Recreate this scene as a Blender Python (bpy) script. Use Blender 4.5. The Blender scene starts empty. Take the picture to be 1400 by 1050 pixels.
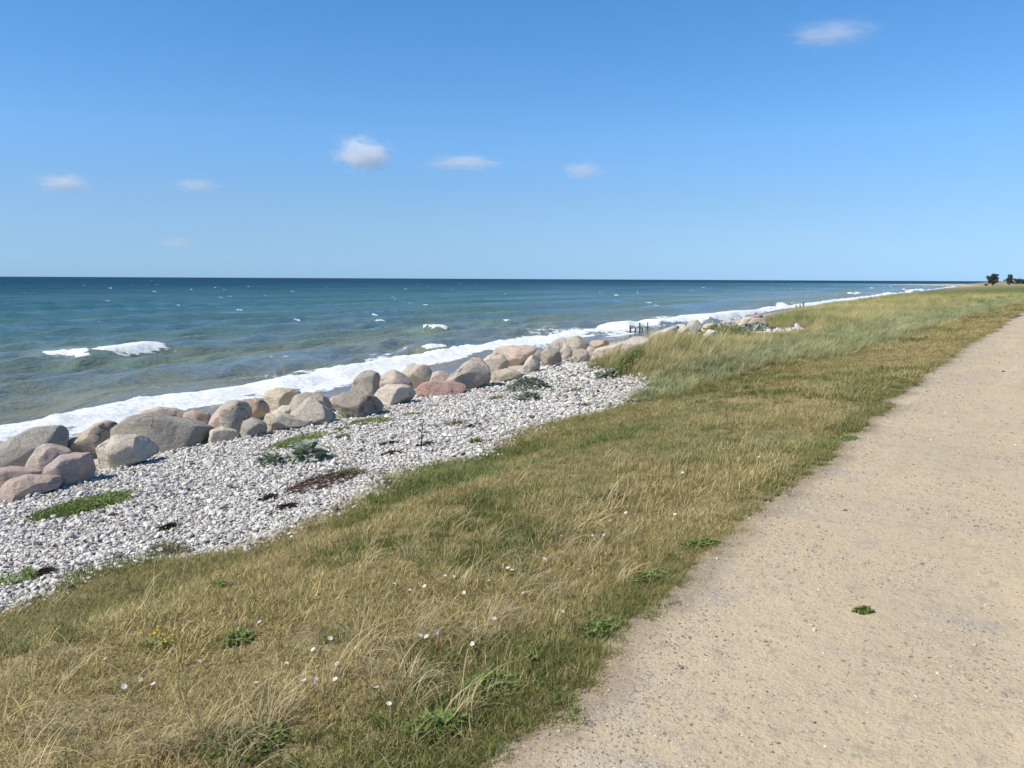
import bpy, bmesh, math, random
import numpy as np
from mathutils import Matrix, Vector

random.seed(7)
rng = np.random.default_rng(11)
S = bpy.context.scene
COL = S.collection

# ------------------------------------------------------------------ camera, sky, sun, exposure
F, PW, PH = 1099.0, 1400, 1050          # focal length in pixels of the 1400 x 1050 photograph
EYE = 1.6
HEAD = math.radians(35.0)               # the camera looks 35 degrees seaward of the path
PITCH = math.atan((525 - 381.3) / F)
ROLL = math.atan(5.4 / 1130.0)


def ray(px, py):
    x = (px - 700) / F
    y = -(py - 525) / F
    c, s = math.cos(ROLL), math.sin(ROLL)
    xu, yu = x * c - y * s, x * s + y * c
    cp, sp = math.cos(PITCH), math.sin(PITCH)
    f, u, r = cp + yu * sp, -sp + yu * cp, xu
    ch, sh = math.cos(HEAD), math.sin(HEAD)
    return np.array([-sh * f + ch * r, ch * f + sh * r, u])


cam_d = bpy.data.cameras.new("camera")
cam = bpy.data.objects.new("camera", cam_d)
COL.objects.link(cam)
cam_d.sensor_width = 36.0
cam_d.lens = F / PW * 36.0
cam_d.clip_start = 0.05
cam_d.clip_end = 80000.0
fwd = Vector(ray(700, 525)).normalized()
rgt = (Vector(ray(701, 525)) - Vector(ray(700, 525))).normalized()
upv = rgt.cross(fwd)
cam.matrix_world = Matrix(((rgt.x, upv.x, -fwd.x, 0), (rgt.y, upv.y, -fwd.y, 0), (rgt.z, upv.z, -fwd.z, EYE), (0, 0, 0, 1)))
S.camera = cam

SUN_AZ = math.radians(239.0)            # math angle from +X, counter-clockwise: seaward and a little behind the camera
SUN_EL = math.radians(47.0)
world = bpy.data.worlds.new("World")
S.world = world
world.use_nodes = True
wn = world.node_tree
wn.nodes.clear()
wo = wn.nodes.new("ShaderNodeOutputWorld")
bg = wn.nodes.new("ShaderNodeBackground")
sky = wn.nodes.new("ShaderNodeTexSky")
sky.sky_type = 'NISHITA'
sky.sun_disc = False
sky.sun_elevation = SUN_EL
sky.sun_rotation = math.radians(90.0) - SUN_AZ
sky.altitude = 0.0
sky.air_density = 1.0
sky.dust_density = 0.0
sky.ozone_density = 6.0
bg.inputs["Strength"].default_value = 0.096
# clear northern summer air: the same deeper, bluer grade over the whole sky, all the way round and up
geo = wn.nodes.new("ShaderNodeTexCoord")
sep = wn.nodes.new("ShaderNodeSeparateXYZ")
wn.links.new(geo.outputs["Generated"], sep.inputs[0])
grade = wn.nodes.new("ShaderNodeValToRGB")
stops = [(0.0, (0.47, 0.74, 1.45)), (0.045, (0.70, 0.84, 1.25)), (0.09, (0.87, 0.95, 1.22)), (0.165, (0.97, 1.17, 1.45)), (0.34, (0.80, 1.24, 1.56)), (0.8, (0.78, 0.98, 1.14))]
while len(grade.color_ramp.elements) < len(stops):
    grade.color_ramp.elements.new(0.5)
for e_, (p_, c_) in zip(grade.color_ramp.elements, stops):
    e_.position = p_
    e_.color = (0.93 * c_[0] / 1.6, 1.02 * c_[1] / 1.6, 0.98 * c_[2] / 1.6, 1)
wn.links.new(sep.outputs[2], grade.inputs[0])
mul = wn.nodes.new("ShaderNodeVectorMath")
mul.operation = 'MULTIPLY'
wn.links.new(sky.outputs[0], mul.inputs[0])
wn.links.new(grade.outputs[0], mul.inputs[1])
mul2 = wn.nodes.new("ShaderNodeVectorMath")
mul2.operation = 'SCALE'
mul2.inputs[3].default_value = 1.6
wn.links.new(mul.outputs[0], mul2.inputs[0])
wn.links.new(mul2.outputs[0], bg.inputs["Color"])
wn.links.new(bg.outputs[0], wo.inputs["Surface"])

sun_d = bpy.data.lights.new("sun", 'SUN')
sun_d.energy = 5.0
sun_d.angle = math.radians(0.53)
sun_d.color = (1.0, 0.93, 0.80)
sun = bpy.data.objects.new("sun", sun_d)
COL.objects.link(sun)
sdir = Vector((math.cos(SUN_EL) * math.cos(SUN_AZ), math.cos(SUN_EL) * math.sin(SUN_AZ), math.sin(SUN_EL)))
sun.rotation_euler = sdir.to_track_quat('Z', 'Y').to_euler()
sun.location = (0, 0, 60)

S.view_settings.view_transform = 'Standard'
S.view_settings.look = 'None'
S.view_settings.exposure = 0.16
S.view_settings.gamma = 1.0
S.view_settings.use_curve_mapping = False
S.cycles.max_bounces = 16
S.cycles.diffuse_bounces = 3
S.cycles.glossy_bounces = 2
S.cycles.transmission_bounces = 3
S.cycles.volume_bounces = 16

# ------------------------------------------------------------------ small helpers
WIND = np.array([0.82, 0.57])           # the wind blows in from the sea


def tag(o, label=None, cat=None, group=None, kind=None):
    for k, v in (("label", label), ("category", cat), ("group", group), ("kind", kind)):
        if v:
            o[k] = v
    return o


def empty(name, loc, label, cat, group=None):
    o = bpy.data.objects.new(name, None)
    o.empty_display_size = 0.1
    o.location = loc
    COL.objects.link(o)
    return tag(o, label, cat, group)


def mesh_np(name, V, faces, mat=None, smooth=True):
    """a mesh from numpy vertices and an (n,3) or (n,4) array of faces"""
    V = np.asarray(V, dtype=np.float32)
    Fc = np.asarray(faces, dtype=np.int32)
    me = bpy.data.meshes.new(name)
    n, k = Fc.shape
    me.vertices.add(len(V))
    me.vertices.foreach_set("co", V.ravel())
    me.loops.add(n * k)
    me.loops.foreach_set("vertex_index", Fc.ravel())
    me.polygons.add(n)
    me.polygons.foreach_set("loop_start", np.arange(0, n * k, k, dtype=np.int32))
    if smooth:
        me.polygons.foreach_set("use_smooth", np.ones(n, dtype=bool))
    me.update(calc_edges=True)
    if mat:
        me.materials.append(mat)
    return me


def attr(me, name, vals, typ='FLOAT'):
    a = me.attributes.new(name, typ, 'POINT')
    v = np.asarray(vals, dtype=np.int32 if typ == 'INT' else np.float32)
    a.data.foreach_set({'FLOAT': "value", 'INT': "value", 'FLOAT_VECTOR': "vector", 'FLOAT_COLOR': "color"}[typ], v.ravel())


def obj(name, me, parent=None, loc=None):
    o = bpy.data.objects.new(name, me)
    COL.objects.link(o)
    if parent is not None:
        o.parent = parent
    if loc is not None:
        o.location = loc
    return o


def hash2(ix, iy, seed):
    h = (ix.astype(np.int64) * 374761393 + iy.astype(np.int64) * 668265263 + seed * 1442695041) & 0xffffffff
    h = ((h ^ (h >> 13)) * 1274126177) & 0xffffffff
    h = (h ^ (h >> 16)) & 0xffffffff
    return h / 4294967295.0


def vnoise(x, y, seed=0):
    x = np.asarray(x, float); y = np.asarray(y, float)
    ix, iy = np.floor(x), np.floor(y)
    fx, fy = x - ix, y - iy
    fx = fx * fx * (3 - 2 * fx); fy = fy * fy * (3 - 2 * fy)
    ix = ix.astype(np.int64); iy = iy.astype(np.int64)
    a = hash2(ix, iy, seed); b = hash2(ix + 1, iy, seed)
    c = hash2(ix, iy + 1, seed); d = hash2(ix + 1, iy + 1, seed)
    return (a + (b - a) * fx) * (1 - fy) + (c + (d - c) * fx) * fy


def fbm(x, y, seed=0, octv=4):
    s = 0; a = 0.5; t = 0
    for i in range(octv):
        s = s + a * vnoise(x * 2 ** i + 17.3 * i, y * 2 ** i - 9.1 * i, seed + i)
        t += a; a *= 0.5
    return s / t                         # 0..1


def vnoise3(p, seed=0):
    z = p[:, 2]
    iz = np.floor(z); f = z - iz; f = f * f * (3 - 2 * f)
    def lay(k):
        return vnoise(p[:, 0] + 31.7 * k, p[:, 1] - 12.9 * k, seed)
    ks = iz.astype(np.int64)
    out = np.zeros(len(p))
    for k in np.unique(ks):
        m = ks == k
        a = vnoise(p[m, 0] + 31.7 * k, p[m, 1] - 12.9 * k, seed)
        b = vnoise(p[m, 0] + 31.7 * (k + 1), p[m, 1] - 12.9 * (k + 1), seed)
        out[m] = a + (b - a) * f[m]
    return out


def sst(a, b, x):
    t = np.clip((np.asarray(x, float) - a) / (b - a), 0, 1)
    return t * t * (3 - 2 * t)


# ------------------------------------------------------------------ the lie of the land
SEA = -2.2
K_PATH = ([-200, -20, 2, 3.6, 4.7, 6.7, 11.9, 21, 52, 100, 170, 300, 2000], [-1.2, -1.3, -1.49, -1.63, -1.68, -1.76, -1.98, -2.17, -2.4, -2.2, -1, 4, 60])
K_SHIN = ([-200, 0, 2.4, 3.4, 4.2, 5.8, 7.2, 10, 14.5, 16.6, 18.6, 20, 25, 36, 45, 52, 71, 95, 208, 487, 646, 760, 900, 1000, 1150, 1400, 3000],
          [-6.0, -6.1, -6.1, -6.3, -5.86, -6.2, -6.53, -6.75, -7.1, -7.7, -10.3, -11.1, -11.1, -11.9, -14.3, -15.8, -19.3, -24.0, -35.0, -54.6, -44, -55, -95, -85, -15, 225, 1820])
K_BOUL = ([-200, 0, 4.4, 7, 11.8, 18.6, 24.4, 32, 54, 71, 95, 208, 487, 646, 760, 900, 1000, 1150, 1400, 3000],
          [-10.6, -10.8, -11.0, -11.5, -12.7, -13.5, -14.0, -15.4, -18.2, -21.6, -26.0, -36.6, -56.6, -62, -84, -135, -125, -50, 190, 1790])
K_WATR = ([-200, 0, 7.5, 12.0, 17.5, 23, 33, 45, 95, 117, 208, 487, 560, 646, 760, 900, 960, 1050, 1180, 1400, 3000],
          [-14.0, -16.6, -18.2, -19.6, -20.1, -21.2, -23.3, -23.8, -28.0, -30.0, -39.0, -58, -62, -70, -100, -157, -160, -130, -30, 180, 1780])
K_FOAM = ([-200, 0, 8.5, 13, 19, 25, 40, 63, 95, 208, 487, 646, 760, 900, 1000, 1200, 1400, 3000],
          [-17, -19.6, -21.6, -23.0, -23.7, -26.0, -28.3, -31.5, -33.0, -42.0, -60.5, -73, -103, -161, -155, -30, 178, 1778])


def kn(K, Y):
    return np.interp(Y, K[0], K[1])


def x_path(Y):
    return kn(K_PATH, Y) + (0.24 * (fbm(Y * 1.6, Y * 0 + 3.3, 5, 3) - 0.5) + 0.10 * (fbm(Y * 6.0, Y * 0 + 8.3, 7, 3) - 0.5)) * np.clip(1 + np.asarray(Y) / 25, 1, 4)


def x_shin(X, Y):
    return kn(K_SHIN, Y) + 1.0 * (fbm(np.asarray(Y) * 0.7, np.asarray(X) * 0.7, 21, 3) - 0.5)


PATCH = (-9.7, 28.4)                    # a small bare shingle patch inside the dune grass


def patch_mask(X, Y):
    u = (X - PATCH[0]); v = (Y - PATCH[1])
    a = math.radians(72)
    p = u * math.cos(a) + v * math.sin(a); q = -u * math.sin(a) + v * math.cos(a)
    return np.sqrt((p / 3.0) ** 2 + (q / 1.1) ** 2) + 0.7 * (fbm(X * 1.0, Y * 1.0, 77, 2) - 0.5) < 1


def height(X, Y):
    X = np.asarray(X, float); Y = np.asarray(Y, float)
    xp, xs, xb, xw = kn(K_PATH, Y), kn(K_SHIN, Y), kn(K_BOUL, Y), kn(K_WATR, Y)
    dune = sst(15.5, 21, Y)
    ze = np.interp(Y, [38, 52, 78, 150, 220], [-0.40, -0.80, -1.22, -1.62, -1.70])
    z_s = np.minimum(-0.70 - 0.05 * dune, ze - 0.12)
    zb = np.minimum(-1.25, z_s - 0.16)
    zb2 = np.minimum(-1.62, zb - 0.12)
    z = np.full(X.shape, 0.0)

    def seg(x1, z1, x0, z0):            # from x1 (landward) down to x0 (seaward)
        t = np.clip((x1 - X) / np.maximum(x1 - x0, 0.05), 0, 1)
        return z1 + (z0 - z1) * t

    xm = xp - 2.6
    zm = -0.26 + 0.0 * dune
    zs2 = z_s * (1 - dune) + ze * dune
    z = seg(xp + 0.1, 0, xm, zm)
    w = X < xm
    z = np.where(w, seg(xm, zm, xs + 1.2, np.minimum(zs2 + 0.12, zm)), z)
    w = X < xs + 1.2
    z = np.where(w, seg(xs + 1.2, np.minimum(zs2 + 0.12, zm), xs - 0.2, z_s - 0.12), z)
    w = X < xs - 0.2
    z = np.where(w, seg(xs - 0.2, z_s - 0.12, xb, zb), z)
    w = X < xb
    z = np.where(w, seg(xb, zb, xb - 2.4, zb2), z)
    w = X < xb - 2.4
    z = np.where(w, seg(xb - 2.4, zb2, xw, SEA + 0.01), z)
    w = X < xw
    z = np.where(w, SEA + 0.01 - 0.07 * (xw - X), z)
    # relief
    land = sst(0, 3, X - xw)
    grass = ((X < xp) & (X > xs)).astype(float)
    z = z + land * 0.10 * (fbm(X * 0.35, Y * 0.35, 41, 3) - 0.5) * sst(0.2, 1.5, np.abs(X - xp)) * (X < xp + 0.2)
    z = z + grass * sst(0.0, 0.6, xp - X) * 0.05 * (fbm(X * 2.3, Y * 2.3, 43, 2) - 0.5)
    z = z + grass * dune * sst(1.0, 4.0, xp - X - 1.5) * 0.42 * (fbm(X * 0.16, Y * 0.12, 47, 3) - 0.45)
    z = z + 0.025 * (fbm(X * 0.9, Y * 0.9, 44, 2) - 0.5) * (X > xp)
    # the land rises a little far off
    z = z + sst(230, 620, Y) * 2.0 * sst(0, 30, X - xs) + sst(80, 300, Y) * 0.5 * (fbm(X * 0.02, Y * 0.02, 49, 3) - 0.35) * sst(0, 12, X - xs)
    z = z + sst(700, 850, Y) * 0.6 * sst(8, 30, X - xw) * fbm(X * 0.02, Y * 0.02, 50, 2)
    return z


def at(px, py, dz=0.0):
    """the point of the land that the photograph shows at a pixel"""
    d = ray(px, py)
    lo, hi = 0.5, 0.5
    t = 1.0
    while t < 1500:
        p = d * t
        if EYE + p[2] < float(height(p[0], p[1])) + dz:
            break
        lo = t
        t *= 1.02
    hi = t
    for _ in range(24):
        m = 0.5 * (lo + hi)
        p = d * m
        if EYE + p[2] < float(height(p[0], p[1])) + dz:
            hi = m
        else:
            lo = m
    p = d * hi
    return np.array([p[0], p[1], float(height(p[0], p[1]))])


def at_z(px, py, z):
    d = ray(px, py)
    t = (z - EYE) / d[2]
    return np.array([d[0] * t, d[1] * t, z])


# ------------------------------------------------------------------ materials
class NT:
    def __init__(self, name):
        self.m = bpy.data.materials.new(name)
        self.m.use_nodes = True
        self.t = self.m.node_tree
        self.t.nodes.clear()
        self.out = self.n("ShaderNodeOutputMaterial")

    def n(self, typ, **kw):
        nd = self.t.nodes.new(typ)
        for k, v in kw.items():
            setattr(nd, k, v)
        return nd

    def set(self, sock, v):
        if isinstance(v, bpy.types.NodeSocket):
            self.t.links.new(v, sock)
        elif hasattr(sock, "default_value"):
            if isinstance(v, (tuple, list)) and len(v) == 3 and sock.type == 'RGBA':
                v = (*v, 1)
            sock.default_value = v

    def noise(self, scale, vec=None, detail=4, rough=0.6, dist=0.0):
        nd = self.n("ShaderNodeTexNoise")
        nd.inputs["Scale"].default_value = scale
        nd.inputs["Detail"].default_value = detail
        nd.inputs["Roughness"].default_value = rough
        nd.inputs["Distortion"].default_value = dist
        if vec is not None:
            self.t.links.new(vec, nd.inputs["Vector"])
        return nd.outputs["Fac"]

    def voro(self, scale, vec=None, out="Distance", feature='F1', rnd=1.0):
        nd = self.n("ShaderNodeTexVoronoi", feature=feature)
        nd.inputs["Scale"].default_value = scale
        nd.inputs["Randomness"].default_value = rnd
        if vec is not None:
            self.t.links.new(vec, nd.inputs["Vector"])
        return nd.outputs[out]

    def math(self, op, a, b=None, c=None, clamp=False):
        nd = self.n("ShaderNodeMath", operation=op, use_clamp=clamp)
        self.set(nd.inputs[0], a)
        if b is not None:
            self.set(nd.inputs[1], b)
        if c is not None:
            self.set(nd.inputs[2], c)
        return nd.outputs[0]

    def rng(self, x, a, b, c=0.0, d=1.0, smooth=True):
        nd = self.n("ShaderNodeMapRange")
        nd.interpolation_type = 'SMOOTHSTEP' if smooth else 'LINEAR'
        for i, v in enumerate((x, a, b, c, d)):
            self.set(nd.inputs[i], v)
        return nd.outputs[0]

    def mix(self, f, a, b, mode='MIX'):
        nd = self.n("ShaderNodeMix", data_type='RGBA', blend_type=mode)
        self.set(nd.inputs[0], f)
        self.set(nd.inputs[6], a)
        self.set(nd.inputs[7], b)
        return nd.outputs[2]

    def ramp(self, x, stops, interp='LINEAR'):
        nd = self.n("ShaderNodeValToRGB")
        nd.color_ramp.interpolation = interp
        el = nd.color_ramp.elements
        while len(el) < len(stops):
            el.new(0.5)
        for e, (p, c) in zip(el, stops):
            e.position = p
            e.color = (*c, 1)
        self.set(nd.inputs[0], x)
        return nd.outputs[0]

    def attr(self, name, out="Color", kind='GEOMETRY'):
        nd = self.n("ShaderNodeAttribute", attribute_name=name, attribute_type=kind)
        return nd.outputs[out]

    def pos(self):
        return self.n("ShaderNodeNewGeometry").outputs["Position"]

    def objco(self):
        return self.n("ShaderNodeTexCoord").outputs["Object"]

    def map(self, vec, scale=(1, 1, 1), rot=(0, 0, 0)):
        nd = self.n("ShaderNodeMapping")
        nd.inputs["Scale"].default_value = scale
        nd.inputs["Rotation"].default_value = rot
        self.t.links.new(vec, nd.inputs["Vector"])
        return nd.outputs[0]

    def bump(self, h, strength, dist, normal=None):
        nd = self.n("ShaderNodeBump")
        self.set(nd.inputs["Strength"], strength)
        nd.inputs["Distance"].default_value = dist
        self.set(nd.inputs["Height"], h)
        if normal is not None:
            self.t.links.new(normal, nd.inputs["Normal"])
        return nd.outputs[0]

    def pbsdf(self, col, rough=0.85, normal=None, spec=0.3):
        nd = self.n("ShaderNodeBsdfPrincipled")
        self.set(nd.inputs["Base Color"], col)
        self.set(nd.inputs["Roughness"], rough)
        self.set(nd.inputs["Specular IOR Level"], spec)
        if normal is not None:
            self.t.links.new(normal, nd.inputs["Normal"])
        return nd.outputs[0]

    def surf(self, s):
        self.t.links.new(s, self.out.inputs["Surface"])
        return self.m


def mat_path():
    N = NT("path_sand")
    p = N.pos()
    big = N.noise(0.45, p, 4, 0.6)
    mid = N.noise(3.2, p, 5, 0.65)
    fine = N.noise(60, p, 4, 0.7)
    base = N.mix(N.rng(big, 0.35, 0.68), (0.560, 0.452, 0.300), (0.490, 0.402, 0.282))
    base = N.mix(N.rng(mid, 0.38, 0.68, 0, 0.5), base, (0.56, 0.455, 0.308))
    m2 = N.noise(9, N.map(p, (1.0, 0.7, 1)), 5, 0.7)
    base = N.mix(N.rng(m2, 0.54, 0.68, 0, 0.55), base, (0.30, 0.265, 0.21))
    base = N.mix(N.rng(N.math('ADD', N.noise(1.6, p, 5, 0.7), N.math('MULTIPLY', N.attr("edge", "Fac"), 0.10)), 0.55, 0.70, 0, 0.65), base, (0.37, 0.34, 0.31))
    base = N.mix(N.rng(fine, 0.35, 0.75, 0, 0.45), base, (0.36, 0.29, 0.205))
    wear = N.noise(0.9, N.map(p, (1.5, 0.10, 1)), 4, 0.65)
    base = N.mix(N.rng(wear, 0.50, 0.66, 0, 0.30), base, (0.43, 0.355, 0.255))
    base = N.mix(N.rng(wear, 0.46, 0.34, 0, 0.45), base, (0.62, 0.51, 0.345))
    # grit: small grains of many colours, denser in some areas
    area = N.math('ADD', N.noise(1.1, p, 3, 0.6), N.math('MULTIPLY', N.attr("edge", "Fac"), 0.30))
    cell = N.voro(70, p, "Color")
    dist = N.voro(70, p, "Distance")
    sep = N.n("ShaderNodeSeparateColor")
    N.set(sep.inputs[0], cell)
    grain = N.math('LESS_THAN', dist, N.rng(area, 0.35, 0.8, 0.12, 0.42))
    grain = N.math('MULTIPLY', grain, N.math('GREATER_THAN', sep.outputs[0], 0.45))
    gcol = N.ramp(sep.outputs[1], [(0, (0.12, 0.10, 0.085)), (0.3, (0.22, 0.20, 0.18)), (0.6, (0.42, 0.37, 0.30)), (0.85, (0.60, 0.55, 0.47)), (1, (0.30, 0.22, 0.16))])
    base = N.mix(N.math('MULTIPLY', grain, 0.75), base, gcol)
    cell2 = N.voro(26, p, "Color")
    d2 = N.voro(26, p, "Distance")
    sp2 = N.n("ShaderNodeSeparateColor")
    N.set(sp2.inputs[0], cell2)
    g2 = N.math('MULTIPLY', N.math('LESS_THAN', d2, 0.30), N.math('GREATER_THAN', sp2.outputs[0], 0.72))
    base = N.mix(N.math('MULTIPLY', g2, 0.55), base, gcol)
    base = N.mix(N.rng(N.attr("edge", "Fac"), 0.55, 1.0, 0, 0.55), base, (0.24, 0.18, 0.11))
    h = N.math('ADD', N.math('MULTIPLY', fine, 0.35), N.math('MULTIPLY', N.math('ADD', grain, g2), 0.5))
    h = N.math('ADD', h, N.math('ADD', mid, N.math('MULTIPLY', m2, 0.8)))
    return N.surf(N.pbsdf(base, 0.95, N.bump(h, 0.9, 0.022), 0.15))


def mat_meadow():
    N = NT("meadow_turf")
    p = N.pos()
    a = N.noise(0.5, p, 4, 0.6)
    b = N.noise(5, p, 5, 0.7)
    c = N.noise(45, p, 4, 0.7)
    base = N.mix(N.rng(a, 0.35, 0.65), (0.15, 0.125, 0.055), (0.11, 0.115, 0.045))
    base = N.mix(N.rng(b, 0.4, 0.7, 0, 0.7), base, (0.20, 0.16, 0.08))
    base = N.mix(N.rng(c, 0.35, 0.65, 0, 0.75), base, (0.055, 0.045, 0.022))
    tint = N.attr("tint")
    base = N.mix(0.75, base, N.mix(N.rng(c, 0.3, 0.7, 0.0, 0.65), tint, (0.06, 0.05, 0.025)))
    h = N.math('ADD', b, N.math('MULTIPLY', c, 0.6))
    return N.surf(N.pbsdf(base, 0.95, N.bump(h, 0.8, 0.05), 0.1))


def mat_shingle():
    N = NT("shingle_bed")
    p = N.pos()
    d = N.voro(17, p, "Distance")
    col = N.voro(17, p, "Color")
    sp = N.n("ShaderNodeSeparateColor")
    N.set(sp.inputs[0], col)
    c = N.ramp(sp.outputs[0], [(0, (0.20, 0.19, 0.18)), (0.3, (0.38, 0.37, 0.35)), (0.6, (0.56, 0.55, 0.52)), (1, (0.66, 0.65, 0.62))])
    c = N.mix(N.rng(d, 0.32, 0.66), c, (0.20, 0.185, 0.165))
    s = N.noise(0.5, p, 3, 0.6)
    c = N.mix(N.rng(s, 0.45, 0.8, 0, 0.35), c, (0.30, 0.26, 0.19))
    h = N.math('SUBTRACT', 1.0, d)
    return N.surf(N.pbsdf(c, 0.9, N.bump(h, 0.9, 0.05), 0.2))


def mat_sand():
    N = NT("beach_sand")
    p = N.pos()
    wet = N.attr("wet", "Fac")
    n1 = N.noise(1.5, p, 4, 0.6)
    n2 = N.noise(25, p, 4, 0.7)
    dry = N.mix(N.rng(n1, 0.35, 0.7), (0.52, 0.46, 0.36), (0.42, 0.365, 0.29))
    dry = N.mix(N.rng(n2, 0.4, 0.75, 0, 0.5), dry, (0.20, 0.175, 0.15))
    wc = N.mix(N.rng(n1, 0.35, 0.7), (0.135, 0.115, 0.125), (0.10, 0.088, 0.10))
    col = N.mix(wet, dry, wc)
    r = N.rng(wet, 0.3, 1.0, 0.9, 0.28)
    return N.surf(N.pbsdf(col, r, N.bump(n2, 0.3, 0.02), 0.4))


def mat_sea():
    N = NT("sea_water")
    p = N.pos()
    off = N.attr("offshore", "Fac")
    foam_a = N.attr("foam", "Fac")
    lg = N.math('LOGARITHM', N.math('MAXIMUM', off, 1.0), 10.0)
    x = N.math('DIVIDE', lg, 4.0)                          # 0 at the edge, 1 at 10 km
    var = N.noise(0.018, N.map(p, (1, 0.35, 1)), 4, 0.6)
    x = N.math('ADD', x, N.math('MULTIPLY', N.math('SUBTRACT', var, 0.5), 0.16))
    body = N.ramp(x, [(0.0, (0.225, 0.215, 0.18)), (0.24, (0.185, 0.212, 0.168)), (0.36, (0.108, 0.172, 0.145)), (0.45, (0.046, 0.128, 0.136)),
                      (0.55, (0.021, 0.086, 0.120)), (0.64, (0.009, 0.057, 0.103)), (0.78, (0.006, 0.040, 0.090)), (1.0, (0.006, 0.038, 0.085))])
    rot = (0, 0, 0.12)
    w1 = N.noise(0.55, N.map(p, (1.5, 0.55, 1), rot), 5, 0.62, 0.4)
    w2 = N.noise(2.6, N.map(p, (1.3, 0.6, 1), rot), 4, 0.6, 0.3)
    h = N.math('ADD', N.math('MULTIPLY', w1, 1.0), N.math('MULTIPLY', w2, 0.22))
    nor = N.bump(h, 0.8, 0.5)
    fres = N.n("ShaderNodeFresnel")
    fres.inputs["IOR"].default_value = 1.33
    N.t.links.new(nor, fres.inputs["Normal"])
    dif = N.n("ShaderNodeBsdfDiffuse")
    N.set(dif.inputs["Color"], body)
    N.t.links.new(nor, dif.inputs["Normal"])
    gl = N.n("ShaderNodeBsdfGlossy")
    N.set(gl.inputs["Roughness"], N.rng(lg, 1.0, 3.0, 0.10, 0.30))
    N.t.links.new(nor, gl.inputs["Normal"])
    # gusts roughen the water in streaks, so that the sky shows in it more or less
    g1 = N.noise(0.11, N.map(p, (1.0, 0.16, 1), (0, 0, -0.35)), 5, 0.68, 0.5)
    g2 = N.noise(0.6, N.map(p, (1.0, 0.25, 1), (0, 0, -0.35)), 4, 0.65, 0.4)
    gust = N.math('ADD', N.rng(g1, 0.33, 0.68, 0.25, 1.25), N.rng(g2, 0.4, 0.7, -0.15, 0.45))
    mx = N.n("ShaderNodeMixShader")
    N.set(mx.inputs[0], N.math('MULTIPLY', fres.outputs[0], N.math('MULTIPLY', N.rng(lg, 1.2, 2.7, 1.12, 0.22), gust), clamp=True))
    N.t.links.new(dif.outputs[0], mx.inputs[1])
    N.t.links.new(gl.outputs[0], mx.inputs[2])
    # foam: lace where the coverage is low, closed white water where it is high
    f1 = N.noise(0.9, N.map(p, (1.6, 0.7, 1)), 6, 0.68, 0.8)
    f2 = N.voro(3.2, N.map(p, (1.5, 0.8, 1)), "Distance", 'SMOOTH_F1')
    lace = N.math('ADD', N.math('MULTIPLY', f1, 0.75), N.math('MULTIPLY', f2, 0.32))
    thr = N.math('SUBTRACT', 1.02, foam_a)
    f4 = N.noise(4.5, N.map(p, (1.3, 0.8, 1)), 5, 0.75)
    lace = N.math('ADD', lace, N.math('MULTIPLY', N.math('SUBTRACT', f4, 0.5), 0.55))
    ff = N.rng(N.math('SUBTRACT', lace, thr), -0.02, 0.13)
    f3 = N.noise(7, p, 5, 0.7)
    fcol = N.mix(N.rng(N.math('ADD', N.math('MULTIPLY', f3, 0.5), N.math('MULTIPLY', f4, 0.5)), 0.32, 0.6), (0.50, 0.55, 0.57), (0.82, 0.83, 0.82))
    fb = N.n("ShaderNodeBsdfDiffuse")
    N.set(fb.inputs["Color"], fcol)
    N.t.links.new(N.bump(N.math('ADD', f3, f1), 0.4, 0.10), fb.inputs["Normal"])
    m2 = N.n("ShaderNodeMixShader")
    N.set(m2.inputs[0], ff)
    N.t.links.new(mx.outputs[0], m2.inputs[1])
    N.t.links.new(fb.outputs[0], m2.inputs[2])
    return N.surf(m2.outputs[0])


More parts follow.
